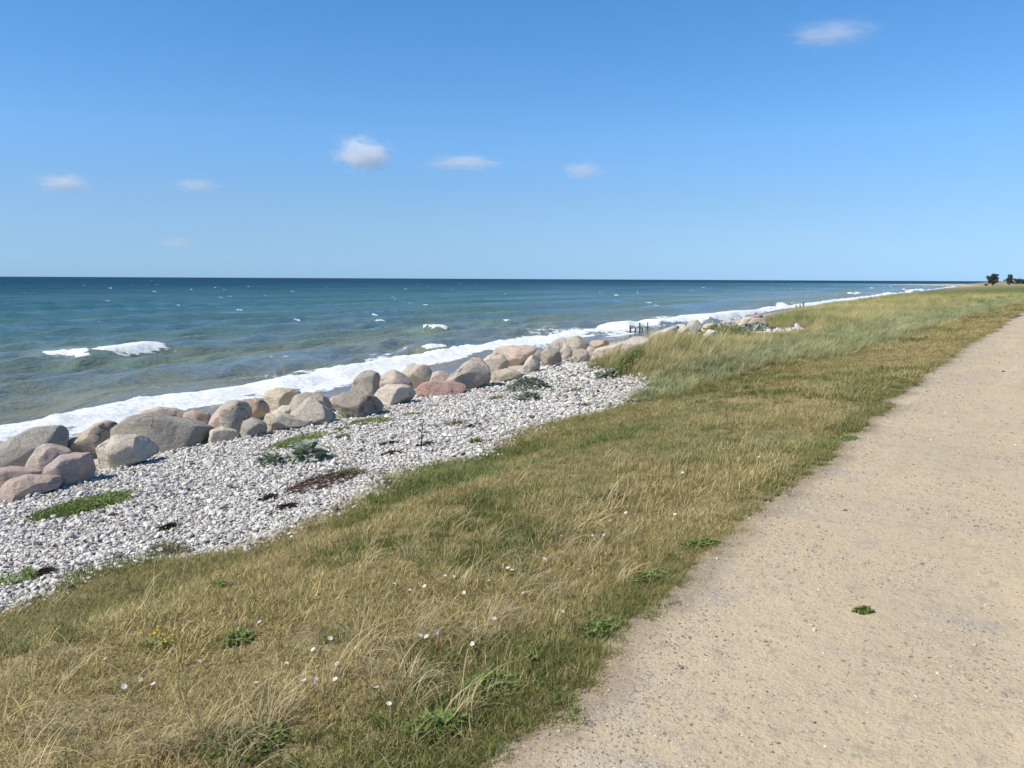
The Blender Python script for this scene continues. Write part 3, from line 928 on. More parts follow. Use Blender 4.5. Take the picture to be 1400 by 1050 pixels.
# base colours of the kinds of granite
GREY, TAN, CREAM, PINK, RED, ORANGE, DARK = (0.31, 0.295, 0.26), (0.42, 0.36, 0.275), (0.52, 0.465, 0.37), (0.46, 0.345, 0.285), (0.42, 0.235, 0.20), (0.43, 0.305, 0.215), (0.25, 0.225, 0.19)
BOULD = [
    ([(-30, 638), (-14, 614), (8, 606), (21, 599), (47, 590), (77, 588), (86, 597), (83, 609), (70, 640), (35, 647), (-15, 650)], GREY, "grey green boulder with a shadowed overhang at the left edge of the row"),
    ([(37, 645), (47, 623), (54, 613), (64, 608), (74, 610), (91, 617), (96, 625), (94, 648), (72, 657), (50, 654)], (0.44, 0.37, 0.31), "pointed pinkish beige boulder in front of the overhanging grey one"),
    ([(86, 624), (121, 623), (131, 630), (139, 641), (129, 653), (100, 663), (71, 668), (58, 664), (62, 650), (69, 637)], (0.40, 0.325, 0.29), "smooth mauve brown boulder right of the pointed one, at the shingle"),
    ([(2, 680), (8, 665), (20, 654), (40, 651), (66, 655), (84, 660), (72, 669), (36, 676), (10, 684)], PINK, "low pink boulder on the shingle, nearest to the left corner"),
    ([(-45, 660), (-10, 643), (15, 642), (40, 646), (58, 652), (56, 662), (30, 670), (8, 677), (-20, 686), (-48, 682)], (0.45, 0.33, 0.28), "pink boulder cut by the left edge, behind the low pink one"),
    ([(86, 614), (100, 599), (114, 594), (129, 583), (144, 579), (157, 583), (161, 594), (164, 603), (154, 617), (132, 628), (97, 629)], TAN, "rounded tan boulder behind the cream wedge, surf behind it"),
    ([(125, 624), (135, 612), (160, 597), (185, 596), (197, 600), (210, 611), (224, 619), (195, 627), (170, 635), (143, 642)], CREAM, "cream wedge shaped boulder with a flat sunlit top"),
    ([(160, 586), (185, 570), (207, 568), (232, 572), (255, 577), (275, 585), (286, 592), (290, 602), (255, 614), (225, 619), (198, 618), (178, 610), (162, 602)], (0.29, 0.27, 0.235), "largest boulder, a long dark grey one right of the cream wedge"),
    ([(186, 570), (200, 561), (220, 558), (240, 561), (252, 566), (256, 577), (228, 594), (190, 590)], TAN, "tan boulder peeping out above the largest grey one"),
    ([(252, 572), (254, 564), (267, 561), (284, 567), (289, 577), (286, 593), (265, 595), (251, 585)], ORANGE, "small brown boulder at the right end of the largest grey one"),
    ([(284, 590), (289, 569), (300, 556), (310, 550), (322, 556), (324, 592), (300, 599)], PINK, "pinkish orange boulder hidden behind the tall upright slab"),
    ([(303, 592), (304, 560), (309, 548), (322, 544), (335, 549), (343, 560), (343, 571), (332, 584), (324, 594), (311, 597)], (0.40, 0.37, 0.305), "tall upright pale grey slab with one shaded side"),
    ([(328, 555), (335, 546), (358, 546), (366, 556), (366, 569), (358, 576), (345, 576), (332, 568)], ORANGE, "rusty orange boulder right behind the tall slab"),
    ([(325, 593), (332, 577), (345, 571), (358, 576), (369, 586), (362, 595), (340, 598)], GREY, "low grey boulder at the foot of the tall slab on its right"),
    ([(284, 600), (290, 588), (305, 584), (322, 590), (326, 598), (305, 605)], CREAM, "low beige boulder at the foot of the tall slab on its left"),
    ([(361, 547), (365, 536), (380, 531), (398, 531), (410, 538), (409, 551), (395, 559), (375, 560), (365, 555)], (0.46, 0.39, 0.28), "yellowish tan boulder with a shadowed base, high in the row"),
    ([(395, 558), (405, 541), (420, 537), (438, 540), (448, 547), (451, 557), (440, 568), (405, 570)], (0.35, 0.30, 0.245), "brown grey boulder just right of the yellowish tan one"),
    ([(374, 563), (386, 555), (400, 555), (403, 569), (388, 575), (373, 571)], CREAM, "small cream stone wedged in the gap below the yellowish tan boulder"),
    ([(390, 574), (410, 556), (422, 545), (433, 547), (448, 560), (462, 572), (450, 579), (415, 583)], (0.41, 0.375, 0.31), "pale grey three sided boulder in front of the brown grey one"),
    ([(362, 577), (368, 565), (383, 563), (402, 571), (427, 578), (400, 586), (375, 589), (364, 585)], CREAM, "long low beige boulder at the shingle below the pale three sided one"),
    ([(446, 554), (455, 543), (464, 541), (471, 548), (465, 559), (450, 560)], PINK, "small pink stone behind the dark faced boulder"),
    ([(450, 564), (460, 545), (472, 537), (490, 535), (503, 537), (515, 546), (523, 556), (516, 563), (490, 568), (470, 571), (453, 573)], (0.29, 0.245, 0.205), "brown boulder with a dark face and weeds at its foot"),
    ([(480, 536), (484, 520), (493, 511), (506, 507), (517, 512), (521, 525), (519, 540), (510, 546), (490, 545)], (0.315, 0.30, 0.25), "egg shaped olive grey boulder standing against the surf"),
    ([(521, 532), (522, 513), (530, 508), (540, 507), (552, 514), (564, 527), (561, 540), (540, 545), (523, 543)], (0.43, 0.355, 0.295), "pinkish tan boulder right of the egg shaped one"),
    ([(550, 509), (560, 501), (572, 499), (585, 500), (590, 508), (591, 523), (581, 530), (565, 531), (553, 521)], TAN, "blocky tan boulder with a dark right edge, against the surf"),
    ([(512, 544), (520, 532), (532, 527), (550, 526), (563, 531), (576, 541), (555, 550), (530, 555)], CREAM, "light cream dome of a boulder left of the red one"),
    ([(568, 535), (577, 525), (592, 521), (617, 522), (637, 527), (632, 536), (605, 541), (575, 543)], RED, "flat red boulder, the reddest of the row"),
    ([(603, 526), (615, 517), (632, 500), (647, 489), (656, 491), (668, 503), (670, 522), (650, 530), (630, 535), (606, 533)], (0.40, 0.355, 0.285), "peaked beige grey boulder rising above the red one"),
    ([(587, 524), (592, 510), (602, 507), (613, 511), (616, 523), (600, 530)], PINK, "small pinkish boulder in the gap left of the peaked one"),
    ([(657, 497), (668, 487), (678, 483), (687, 484), (695, 496), (694, 506), (678, 515), (662, 513)], (0.50, 0.425, 0.335), "cream boulder right beside the peaked one"),
    ([(674, 484), (680, 476), (700, 474), (725, 474), (743, 477), (737, 489), (715, 497), (694, 500), (683, 493)], (0.46, 0.365, 0.29), "long pink tan boulder with a deep shadow beneath"),
    ([(713, 507), (719, 494), (727, 485), (736, 486), (739, 498), (735, 507), (724, 511)], (0.45, 0.425, 0.365), "light grey egg shaped stone standing on end above the big sea kale"),
    ([(666, 518), (675, 509), (690, 504), (706, 503), (720, 509), (705, 519), (685, 523), (667, 524)], TAN, "low tan boulder on the shingle left of the light egg shaped stone"),
    ([(729, 488), (736, 477), (746, 478), (746, 496), (737, 500)], DARK, "dark stone in the gap behind the light egg shaped stone"),
    ([(740, 497), (742, 482), (750, 474), (760, 477), (768, 486), (767, 497), (755, 501)], (0.34, 0.295, 0.235), "grey brown boulder with a dark flat face, right of the light egg"),
    ([(748, 476), (757, 466), (768, 462), (778, 464), (777, 476), (765, 483), (751, 482)], GREY, "grey green boulder top against the surf, left of the round grey one"),
    ([(769, 472), (777, 461), (790, 459.5), (800, 461), (806, 472), (798, 481), (784, 486), (772, 481)], (0.37, 0.34, 0.28), "round topped grey boulder, highest of the far cluster"),
    ([(765, 480), (773, 471), (780, 474), (783, 485), (776, 493), (767, 491)], CREAM, "cream stone leaning below the round topped grey boulder"),
    ([(781, 492), (786, 480), (795, 477), (803, 480), (807, 491), (795, 498), (783, 498)], TAN, "tan stone at the shingle right of the leaning cream one"),
    ([(800, 484), (806, 474), (814, 477), (819, 486), (812, 494), (801, 493)], (0.44, 0.385, 0.31), "beige stone beside the dark sea kale at the end of the shingle"),
    ([(803, 471), (812, 466), (825, 465), (834, 468), (831, 476), (815, 479)], ORANGE, "flat orange pink stone behind the far cluster"),
    ([(806, 488), (818, 477), (840, 472), (858, 465), (878, 463), (885, 472), (862, 484), (830, 491)], CREAM, "long pale boulder running behind the first dune grass"),
    ([(847, 480), (856, 463), (871, 460), (888, 463), (884, 475), (862, 484)], (0.48, 0.42, 0.34), "pale boulder below the five old posts"),
    ([(885, 464), (895, 455), (911, 449), (925, 445), (931, 456), (905, 467)], (0.47, 0.40, 0.32), "pinkish beige boulder right of the five old posts"),
    ([(911, 459), (922, 445), (934, 443), (942, 451), (935, 462), (915, 465)], CREAM, "second pale boulder right of the five old posts"),
    ([(936, 452), (942, 440), (953, 438), (960, 446), (957, 456), (940, 458)], (0.33, 0.30, 0.25), "brown grey upright boulder above the dune grass"),
    ([(958, 451), (966, 441), (978, 441), (983, 450), (966, 458)], TAN, "tan boulder right of the brown grey upright one"),
    ([(977, 451), (986, 440), (1003, 440), (1009, 449), (990, 456)], (0.47, 0.41, 0.33), "pale wide boulder between the upright one and the far pink one"),
    ([(1002, 446), (1010, 436), (1018, 437), (1018, 447), (1008, 450)], TAN, "small tan boulder left of the far pink one"),
    ([(1007, 447), (1017, 434), (1030, 433), (1032, 446), (1015, 451)], CREAM, "pale boulder touching the far pink one"),
    ([(1021, 445), (1029, 435), (1041, 435), (1049, 443), (1040, 450), (1026, 449)], (0.44, 0.30, 0.25), "far pink boulder at the end of the row"),
    ([(961, 460), (968, 451), (978, 452), (982, 461), (970, 466)], (0.60, 0.55, 0.46), "whitest stone in front of the far row at the green shrub"),
    ([(1030, 433), (1036, 429), (1042, 430), (1042, 435), (1033, 436)], DARK, "small dark rock at the edge of the surf"),
    ([(888, 455.5), (893, 451.5), (899, 452), (899, 457), (889, 458)], DARK, "low dark rock on the wet sand by the five posts"),
]


def boulder(poly, colour, label, seed):
    P = np.array(poly, float)
    cxp, cyp = (P[:, 0].min() + P[:, 0].max()) / 2, (P[:, 1].min() + P[:, 1].max()) / 2
    xb = P[P[:, 1] > P[:, 1].max() - 4][:, 0].mean()
    g = at(cxp * 0.5 + xb * 0.5, P[:, 1].max())
    D = math.hypot(g[0], g[1]) / math.hypot(*(ray(cxp, P[:, 1].max())[:2]))      # depth along the view axis over f
    w = (P[:, 0].max() - P[:, 0].min()) / F * D
    hgt = (P[:, 1].max() - P[:, 1].min()) / F * D
    thick = 0.5 * min(max(0.55 * w + 0.25 * hgt, 0.35), 1.1)
    d = ray(cxp, cyp)
    k = (math.hypot(g[0], g[1]) + thick * 0.72) / math.hypot(d[0], d[1])
    c = np.array([d[0] * k, d[1] * k, EYE + d[2] * k])
    depth_axis = np.array([d[0], d[1], 0]) / math.hypot(d[0], d[1])
    side = np.array([depth_axis[1], -depth_axis[0], 0])
    scale = k / F                                           # metres per pixel at that distance
    U, Wv = (P[:, 0] - cxp) * scale, -(P[:, 1] - cyp) * scale
    # the outline as a radius over the angle, rounded
    n = 144
    th = np.linspace(-np.pi, np.pi, n, endpoint=False)
    rad = np.zeros(n)
    m = len(U)
    for i in range(n):
        dx, dy = math.cos(th[i]), math.sin(th[i])
        best = 0
        for j in range(m):
            x0, y0, x1, y1 = U[j], Wv[j], U[(j + 1) % m], Wv[(j + 1) % m]
            den = dx * (y1 - y0) - dy * (x1 - x0)
            if abs(den) < 1e-12:
                continue
            t = (x0 * (y1 - y0) - y0 * (x1 - x0)) / den
            s = (x0 * dy - y0 * dx) / den
            if t > 0 and -1e-6 <= s <= 1 + 1e-6:
                best = max(best, t)
        rad[i] = best
    kk = np.array([0.2, 1, 2, 1, 0.2]); kk /= kk.sum()
    rad = 1.07 * np.convolve(np.concatenate([rad[-2:], rad, rad[:2]]), kk, 'valid')
    lv = 5 if (P[:, 0].max() - P[:, 0].min()) > 48 else (4 if (P[:, 0].max() - P[:, 0].min()) > 20 else 3)
    V0, F0 = ICO[lv]
    r_ = np.random.default_rng(seed * 13 + 5)
    ang = np.arctan2(V0[:, 2], V0[:, 0])
    cosphi = np.hypot(V0[:, 0], V0[:, 2])
    R = np.interp(ang, np.append(th, np.pi), np.append(rad, rad[0]))
    e = 3.3                                                 # a little blockier than an ellipsoid
    nrm = (np.abs(cosphi) ** e + np.abs(V0[:, 1]) ** e) ** (1 / e)
    cp, sp = cosphi / nrm, V0[:, 1] / nrm
    p = np.stack([np.cos(ang) * R * cp, sp * thick, np.sin(ang) * R * cp], 1)
    # broken faces towards the sea, the land and the sky, never past the outline by much
    mean = rad.mean()
    for _ in range(8):
        nv = r_.normal(size=3); nv[1] = -abs(nv[1]) - 0.35 if r_.random() < 0.7 else nv[1]
        nv /= np.linalg.norm(nv)
        ext = (p @ nv).max()
        lim = ext * r_.uniform(0.66, 0.88)
        q = p @ nv
        over = np.maximum(q - lim, 0)
        p = p - nv * (over * 0.93)[:, None]
    ns = 0.09 * mean
    q = p / max(mean, 0.05)
    p = p + (V0 * np.array([1, 0.8, 1])) * (ns * (vnoise3(q * 1.5 + seed, seed) - 0.5) * 1.3 + ns * 0.5 * (vnoise3(q * 4 + seed, seed + 3) - 0.5) + ns * 0.32 * (vnoise3(q * 10, seed + 9) - 0.5))[:, None]
    wpos = c + p[:, :1] * side + p[:, 1:2] * depth_axis + p[:, 2:3] * np.array([0, 0, 1])
    # sit it a little into the ground
    org = np.array([c[0], c[1], wpos[:, 2].min()])
    # hidden foot: stretch the lowest part down so that it is bedded
    low = sst(c[2] - 0.1 * hgt, c[2] - 0.5 * hgt, wpos[:, 2])
    gz = height(wpos[:, 0], wpos[:, 1])
    wpos[:, 2] -= low * np.clip(wpos[:, 2].min() - gz + 0.10, 0.0, 0.8)
    me = mesh_np("boulder", wpos - org, F0, M_GRANITE)
    o = obj("boulder", me, loc=org)
    lum = 0.45 * colour[0] + 0.40 * colour[1] + 0.15 * colour[2]
    o.color = (*[min((q * 0.78 + lum * 0.22) * f_, 0.8) for q, f_ in zip(colour, (1.46, 1.40, 1.34))], 1)
    return tag(o, label, "boulder", "granite boulders laid along the shore")


for i, (poly, colour, lab) in enumerate(BOULD):
    boulder(poly, colour, lab, i + 1)

# ------------------------------------------------------------------ scattering: instances on points, for grass and gravel that nobody could count
def scatter(name, P, rot, scl, var, tint, sources, label, cat):
    srccol = bpy.data.collections.new(name + "_pieces")
    for i, me in enumerate(sources):
        o = bpy.data.objects.new("%s_piece_%02d" % (name, i), me)
        srccol.objects.link(o)
    me = bpy.data.meshes.new(name)
    me.vertices.add(len(P))
    me.vertices.foreach_set("co", np.asarray(P, np.float32).ravel())
    attr(me, "rot", rot, 'FLOAT_VECTOR')
    attr(me, "scl", scl, 'FLOAT_VECTOR')
    attr(me, "variant", var, 'INT')
    attr(me, "tint", np.concatenate([tint, np.ones((len(P), 1))], 1), 'FLOAT_COLOR')
    o = obj(name, me)
    ng = bpy.data.node_groups.new(name + "_nodes", 'GeometryNodeTree')
    ng.interface.new_socket("Geometry", in_out='INPUT', socket_type='NodeSocketGeometry')
    ng.interface.new_socket("Geometry", in_out='OUTPUT', socket_type='NodeSocketGeometry')
    N = ng.nodes
    gi, go = N.new("NodeGroupInput"), N.new("NodeGroupOutput")
    ip = N.new("GeometryNodeInstanceOnPoints")
    ci = N.new("GeometryNodeCollectionInfo")
    ci.inputs["Collection"].default_value = srccol
    ci.inputs["Separate Children"].default_value = True
    ci.inputs["Reset Children"].default_value = True

    def named(nm, typ):
        a = N.new("GeometryNodeInputNamedAttribute")
        a.data_type = typ
        a.inputs["Name"].default_value = nm
        return a.outputs[0]
    er = N.new("FunctionNodeEulerToRotation")
    L = ng.links
    L.new(named("rot", 'FLOAT_VECTOR'), er.inputs[0])
    L.new(gi.outputs[0], ip.inputs["Points"])
    L.new(ci.outputs[0], ip.inputs["Instance"])
    ip.inputs["Pick Instance"].default_value = True
    L.new(named("variant", 'INT'), ip.inputs["Instance Index"])
    L.new(er.outputs[0], ip.inputs["Rotation"])
    L.new(named("scl", 'FLOAT_VECTOR'), ip.inputs["Scale"])
    L.new(ip.outputs[0], go.inputs[0])
    md = o.modifiers.new("scatter", 'NODES')
    md.node_group = ng
    return tag(o, label, cat, kind="stuff")


def blades(n, radius, lmin, lmax, width, lean, curl, palette, seed, wind=0.0, head=0.0, segs=3, spread=1.0):
    """a tuft of n curved tapering blades, each with its own colour"""
    r = np.random.default_rng(seed)
    V, Fq, C = [], [], []
    pal = np.array(palette)
    for i in range(n):
        a, rr = r.uniform(0, 2 * np.pi), radius * math.sqrt(r.random())
        b = np.array([rr * math.cos(a), rr * math.sin(a), -0.01])
        L = r.uniform(lmin, lmax)
        az = r.uniform(0, 2 * np.pi) if r.random() > wind else r.normal(0, 0.45)      # wind: local +X
        ln = abs(r.normal(lean, lean * 0.5))
        cu = r.uniform(0.3, 1.0) * curl
        side_az = az + np.pi / 2 + r.normal(0, 0.5)
        sd = np.array([math.cos(side_az), math.sin(side_az), 0])
        c = pal[r.integers(len(pal))] * r.uniform(0.75, 1.25)
        p = b.copy()
        t = ln
        base = len(V)
        tw = r.normal(0, 0.25)
        for s in range(segs + 1):
            f = s / segs
            w = width * r.uniform(0.9, 1.1) * (1 - f ** 1.6) * (0.75 + 0.5 * min(f * 3, 1)) * 0.5 + 0.0002
            if head and f > 0.6:
                w = width * head * 0.5 * (1.15 - f)
            sh = 0.62 + 0.38 * min(1, f * 1.6)  # shading put into the blade colour: darker towards the foot
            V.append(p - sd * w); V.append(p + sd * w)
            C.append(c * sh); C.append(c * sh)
            st = L / segs
            p = p + st * np.array([math.sin(t) * math.cos(az), math.sin(t) * math.sin(az), math.cos(t)])
            t += cu / segs
            az += tw / segs
        for s in range(segs):
            k = base + 2 * s
            Fq.append((k, k + 1, k + 3, k + 2))
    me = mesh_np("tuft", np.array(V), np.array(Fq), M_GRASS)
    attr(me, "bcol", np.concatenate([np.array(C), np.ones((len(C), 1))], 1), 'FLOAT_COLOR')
    return me


# palettes are factors on the local grass colour
P_MIX = [(1.15, 1.1, 1.05), (1.3, 1.22, 1.2), (0.8, 0.95, 0.75), (0.95, 1.0, 0.8), (1.5, 1.45, 1.5), (0.65, 0.8, 0.55)]
P_STRAW = [(1.5, 1.45, 1.5), (1.75, 1.7, 1.8), (1.25, 1.2, 1.15)]
P_GREEN = [(0.76, 0.93, 0.55), (0.62, 0.78, 0.45), (0.95, 1.05, 0.65), (1.1, 1.04, 0.8)]
P_DUNE = [(1.0, 1.05, 0.9), (0.8, 0.95, 0.75), (1.2, 1.15, 1.1), (0.7, 0.85, 0.6), (1.4, 1.3, 1.25)]
SHORT = [blades(46, 0.085, 0.03, 0.085, 0.0032, 0.85, 1.1, P_MIX, 300 + i, 0.2) for i in range(5)]            # 0-4
SHORT += [blades(44, 0.075, 0.03, 0.085, 0.0038, 0.6, 0.9, P_GREEN, 320 + i, 0.2) for i in range(3)]          # 5-7
SHORT += [blades(16, 0.06, 0.16, 0.38, 0.0028, 0.40, 2.4, P_STRAW, 340 + i, 0.7, head=1.5, segs=7) for i in range(4)]  # 8-11
SHORT += [blades(30, 0.09, 0.05, 0.125, 0.0026, 0.75, 1.5, P_STRAW + P_MIX, 360 + i, 0.35, segs=4) for i in range(3)]  # 12-14


def field(dmin, dmax, dens, az=47):
    """points over the meadow between two distances, within view and a little beyond"""
    a = math.radians(az)
    area = a * (dmax ** 2 - dmin ** 2)
    n = int(area * dens)
    rr = np.sqrt(rng.uniform(dmin ** 2, dmax ** 2, n))
    an = math.pi / 2 + HEAD + rng.uniform(-a, a, n)
    return rr * np.cos(an), rr * np.sin(an)


PX, PY, PS, PL = [], [], [], []
for lo, hi, dens, sc in ((0.9, 6.0, 460, 0.9), (6.0, 11, 330, 1.0), (11, 20, 150, 1.3), (20, 38, 50, 2.0), (38, 75, 9, 3.6), (75, 170, 2.0, 5.5)):
    X, Y = field(lo, hi, dens)
    PX.append(X); PY.append(Y); PS.append(np.full(len(X), sc)); PL.append(np.full(len(X), dens))
# ragged fringe along the path
for y0, y1, nn, sc_ in ((0.8, 6, 2600, 0.75), (6, 14, 2200, 1.0), (14, 40, 1800, 1.7)):
    Y = rng.uniform(y0, y1, nn)
    X = x_path(Y) - rng.uniform(-0.05, 0.42, nn)
    PX.append(X); PY.append(Y); PS.append(np.full(nn, sc_))
X, Y, sc = np.concatenate(PX), np.concatenate(PY), np.concatenate(PS)
xp = x_path(Y)
ok = (X < xp - 0.01 + 0.14 * (rng.random(len(X)) ** 3)) & (X > x_shin(X, Y) - 0.25 * rng.random(len(X)) ** 2) & ~patch_mask(X, Y)
ok &= rng.random(len(X)) > 0.85 * tall_mask(X, Y) * sst(18, 26, np.hypot(X, Y))
# thin turf near the shingle and worn spots
worn = fbm(X * 0.9, Y * 0.7, 81, 3)
ok &= rng.random(len(X)) > 0.75 * sst(0.62, 0.72, worn) * (Y < 14)
X, Y, sc = X[ok], Y[ok], sc[ok]
n = len(X)
xp = kn(K_PATH, Y)
e = xp - X
u = rng.random(n)
strawy = sst(0.40, 0.66, fbm(X * 0.6, Y * 0.45, 83, 3))
greeny = np.maximum(sst(0.56, 0.72, fbm(X * 1.1, Y * 0.8, 84, 3)), 0.75 * sst(0.36, 0.05, e) * sst(0.46, 0.64, fbm(Y * 0.9, X * 0.2, 85, 2)))
var = rng.integers(0, 5, n)
var = np.where(u < 0.55 * greeny, rng.integers(5, 8, n), var)
var = np.where((u > 0.55) & (u < 0.55 + 0.36 * (0.25 + 0.75 * strawy)), rng.integers(12, 15, n), var)
var = np.where((u > 0.995 - 0.07 * strawy * sst(2.4, 0.8, e) * sst(5.5, 3.5, Y)) & (e > 0.2), rng.integers(8, 12, n), var)
tint = grass_tint(X, Y) * rng.uniform(0.8, 1.25, (n, 1))
gsel = (var >= 5) & (var < 8)
tint[gsel] = np.array([0.24, 0.245, 0.11]) * rng.uniform(0.7, 1.2, (gsel.sum(), 1))
ssel = (var >= 8)
tint[ssel] = tint[ssel] * 0.45 + np.array([0.37, 0.315, 0.175]) * 0.55
wind_rot = math.atan2(WIND[1], WIND[0])
rot = np.stack([rng.normal(0, 0.12, n), rng.normal(0, 0.12, n), np.where(var >= 8, wind_rot + rng.normal(0, 0.7, n), rng.uniform(0, 6.28, n))], 1)
size = sc * rng.uniform(0.7, 1.25, n)
size = np.where((var >= 8) & (var < 12), rng.uniform(0.75, 1.15, n), size)
size *= 0.65 + 0.35 * sst(0.0, 0.4, e)
size *= np.where(var >= 12, 1 - 0.4 * sst(0.8, 2.2, e), 1.0)
size *= 0.7 + 0.6 * fbm(X * 0.8, Y * 0.8, 87, 2)
zs = size / np.maximum(sc, 1) ** 0.75
AX, AY = [], []
for (px, py, wx, wy, k) in ((300, 1015, 70, 25, 26), (215, 1040, 40, 14, 9), (370, 985, 40, 22, 12), (560, 945, 45, 25, 18), (610, 880, 60, 25, 22), (470, 935, 60, 22, 12), (690, 860, 40, 25, 16),
                            (720, 820, 45, 22, 16), (520, 885, 60, 25, 10), (100, 905, 70, 20, 9), (640, 790, 60, 22, 12), (850, 740, 50, 20, 12), (760, 770, 45, 18, 10), (60, 1010, 50, 20, 8)):
    for _ in range((k * 5 + 8) // 10):
        q = at(px + rng.normal(0, wx * 0.5), py + rng.normal(0, wy * 0.5))
        if q[0] < x_path(q[1]) - 0.05:
            AX.append(q[0]); AY.append(q[1])
m = len(AX)
X = np.concatenate([X, AX]); Y = np.concatenate([Y, AY])
rot = np.concatenate([rot, np.stack([rng.normal(0, 0.1, m), rng.normal(0, 0.1, m), wind_rot + rng.normal(0, 0.8, m)], 1)])
size = np.concatenate([size, rng.uniform(0.6, 0.95, m)]); zs = np.concatenate([zs, rng.uniform(0.6, 0.95, m)])
var = np.concatenate([var, rng.integers(8, 12, m)])
tint = np.concatenate([tint, np.array([0.37, 0.315, 0.18]) * rng.uniform(0.8, 1.2, (m, 1))])
Z = height(X, Y)
scatter("grass", np.stack([X, Y, Z], 1), rot, np.stack([size, size, zs], 1), var, tint, SHORT, "short dry olive and straw coloured grass on the bank", "grass")

# tall dune grass, blown over by the wind from the sea
TALL = [blades(46, 0.16, 0.28, 0.62, 0.0055, 0.42, 1.15, P_DUNE, 400 + i, 0.72, segs=5) for i in range(4)]                 # 0-3 marram
TALL += [blades(26, 0.14, 0.30, 0.50, 0.0095, 0.35, 0.9, [(1, 1, 1), (0.85, 0.95, 0.9), (1.15, 1.12, 1.1)], 420 + i, 0.5, segs=5) for i in range(3)]  # 4-6 broad blue blades
TALL += [blades(24, 0.15, 0.45, 0.75, 0.0035, 0.38, 0.8, [(1.5, 1.4, 1.3), (1.25, 1.15, 1.0)], 440 + i, 0.8, head=2.6, segs=6) for i in range(3)]     # 7-9 seed heads
PX, PY, PS = [], [], []
for lo, hi, dens, sc_ in ((10, 20, 34, 1.0), (20, 32, 22, 1.05), (32, 55, 11, 1.15), (55, 100, 4.2, 1.45), (100, 200, 1.3, 2.0)):
    X, Y = field(lo, hi, dens, 44)
    PX.append(X); PY.append(Y); PS.append(np.full(len(X), sc_))
X, Y, sc = np.concatenate(PX), np.concatenate(PY), np.concatenate(PS)
tm = tall_mask(X, Y)
ok = (rng.random(len(X)) < tm) & (X > x_shin(X, Y) - 0.1) & (X < kn(K_PATH, Y) - 0.8) & ~patch_mask(X, Y)
X, Y, sc, tm = X[ok], Y[ok], sc[ok], tm[ok]
n = len(X)
e = kn(K_PATH, Y) - X
seam = sst(3.0, 0.6, np.abs(e - np.interp(Y, [14, 21, 70, 300], [4.6, 3.0, 3.2, 5.0])))
u = rng.random(n)
seedy = sst(0.42, 0.62, fbm(X * 0.25, Y * 0.16, 66, 3))
var = rng.integers(0, 4, n)
var = np.where(u < 0.75 * seam, rng.integers(4, 7, n), var)
var = np.where(u > 0.92 - 0.28 * seedy * (1 - seam), rng.integers(7, 10, n), var)
tint = grass_tint(X, Y) * rng.uniform(0.75, 1.25, (n, 1)) * 1.12
rot = np.stack([rng.normal(0, 0.1, n), rng.normal(0, 0.1, n), wind_rot + rng.normal(0, 0.5, n)], 1)
size = sc * rng.uniform(0.65, 1.15, n) * (0.65 + 0.35 * tm)
hs = np.minimum(size, 1.1) * (0.6 + 0.6 * fbm(X * 0.35, Y * 0.3, 91, 3)) * (1 - 0.3 * seam)
hs *= 1 - 0.65 * sst(4.5, 2.0, np.hypot((X - PATCH[0] - 0.9) * 1.5, (Y - PATCH[1] + 1.5) * 0.7))
hs *= 1 - 0.35 * sst(2.2, 0.4, X - x_shin(X, Y)) * sst(22, 26, Y) * sst(40, 34, Y)
scatter("dune_grass", np.stack([X, Y, height(X, Y)], 1), rot, np.stack([size, size, hs], 1), var, tint, TALL, "tall windblown dune grass, green, blue green and straw, beyond the shingle", "grass")

# ------------------------------------------------------------------ shingle and path gravel
def pebble(seed, flat, sub=2):
    bm = bmesh.new()
    bmesh.ops.create_icosphere(bm, subdivisions=sub, radius=0.5)
    V = np.array([v.co[:] for v in bm.verts]); Fc = np.array([[v.index for v in f.verts] for f in bm.faces])
    bm.free()
    r = np.random.default_rng(seed)
    for _ in range(7):
        nv = r.normal(size=3); nv /= np.linalg.norm(nv)
        q = V @ nv
        lim = q.max() * r.uniform(0.5, 0.85)
        V = V - nv * (np.maximum(q - lim, 0) * 0.97)[:, None]
    V = V * np.array([1.1, r.uniform(0.58, 0.9), flat])
    V += r.normal(0, 0.018, V.shape)
    return mesh_np("pebble", V, Fc, M_STONE, seed % 2 == 0)


STONES = [pebble(500 + i, f) for i, f in enumerate((0.34, 0.45, 0.28, 0.5, 0.38, 0.32, 0.55, 0.4))]


def stone_tints(n, kind):
    if kind == "shingle":
        pal = np.array([(0.70, 0.675, 0.63), (0.62, 0.595, 0.555), (0.50, 0.48, 0.45), (0.64, 0.59, 0.51), (0.38, 0.36, 0.34), (0.22, 0.21, 0.20), (0.36, 0.29, 0.24), (0.08, 0.075, 0.07)])
        pr = [0.24, 0.22, 0.17, 0.12, 0.11, 0.07, 0.04, 0.03]
    else:
        pal = np.array([(0.22, 0.19, 0.165), (0.31, 0.27, 0.23), (0.42, 0.36, 0.29), (0.50, 0.42, 0.32), (0.62, 0.57, 0.49), (0.34, 0.27, 0.20), (0.15, 0.135, 0.125)])
        pr = [0.17, 0.2, 0.20, 0.21, 0.07, 0.08, 0.07]
    return pal[rng.choice(len(pal), n, p=pr)] * rng.uniform(0.85, 1.12, (n, 1))


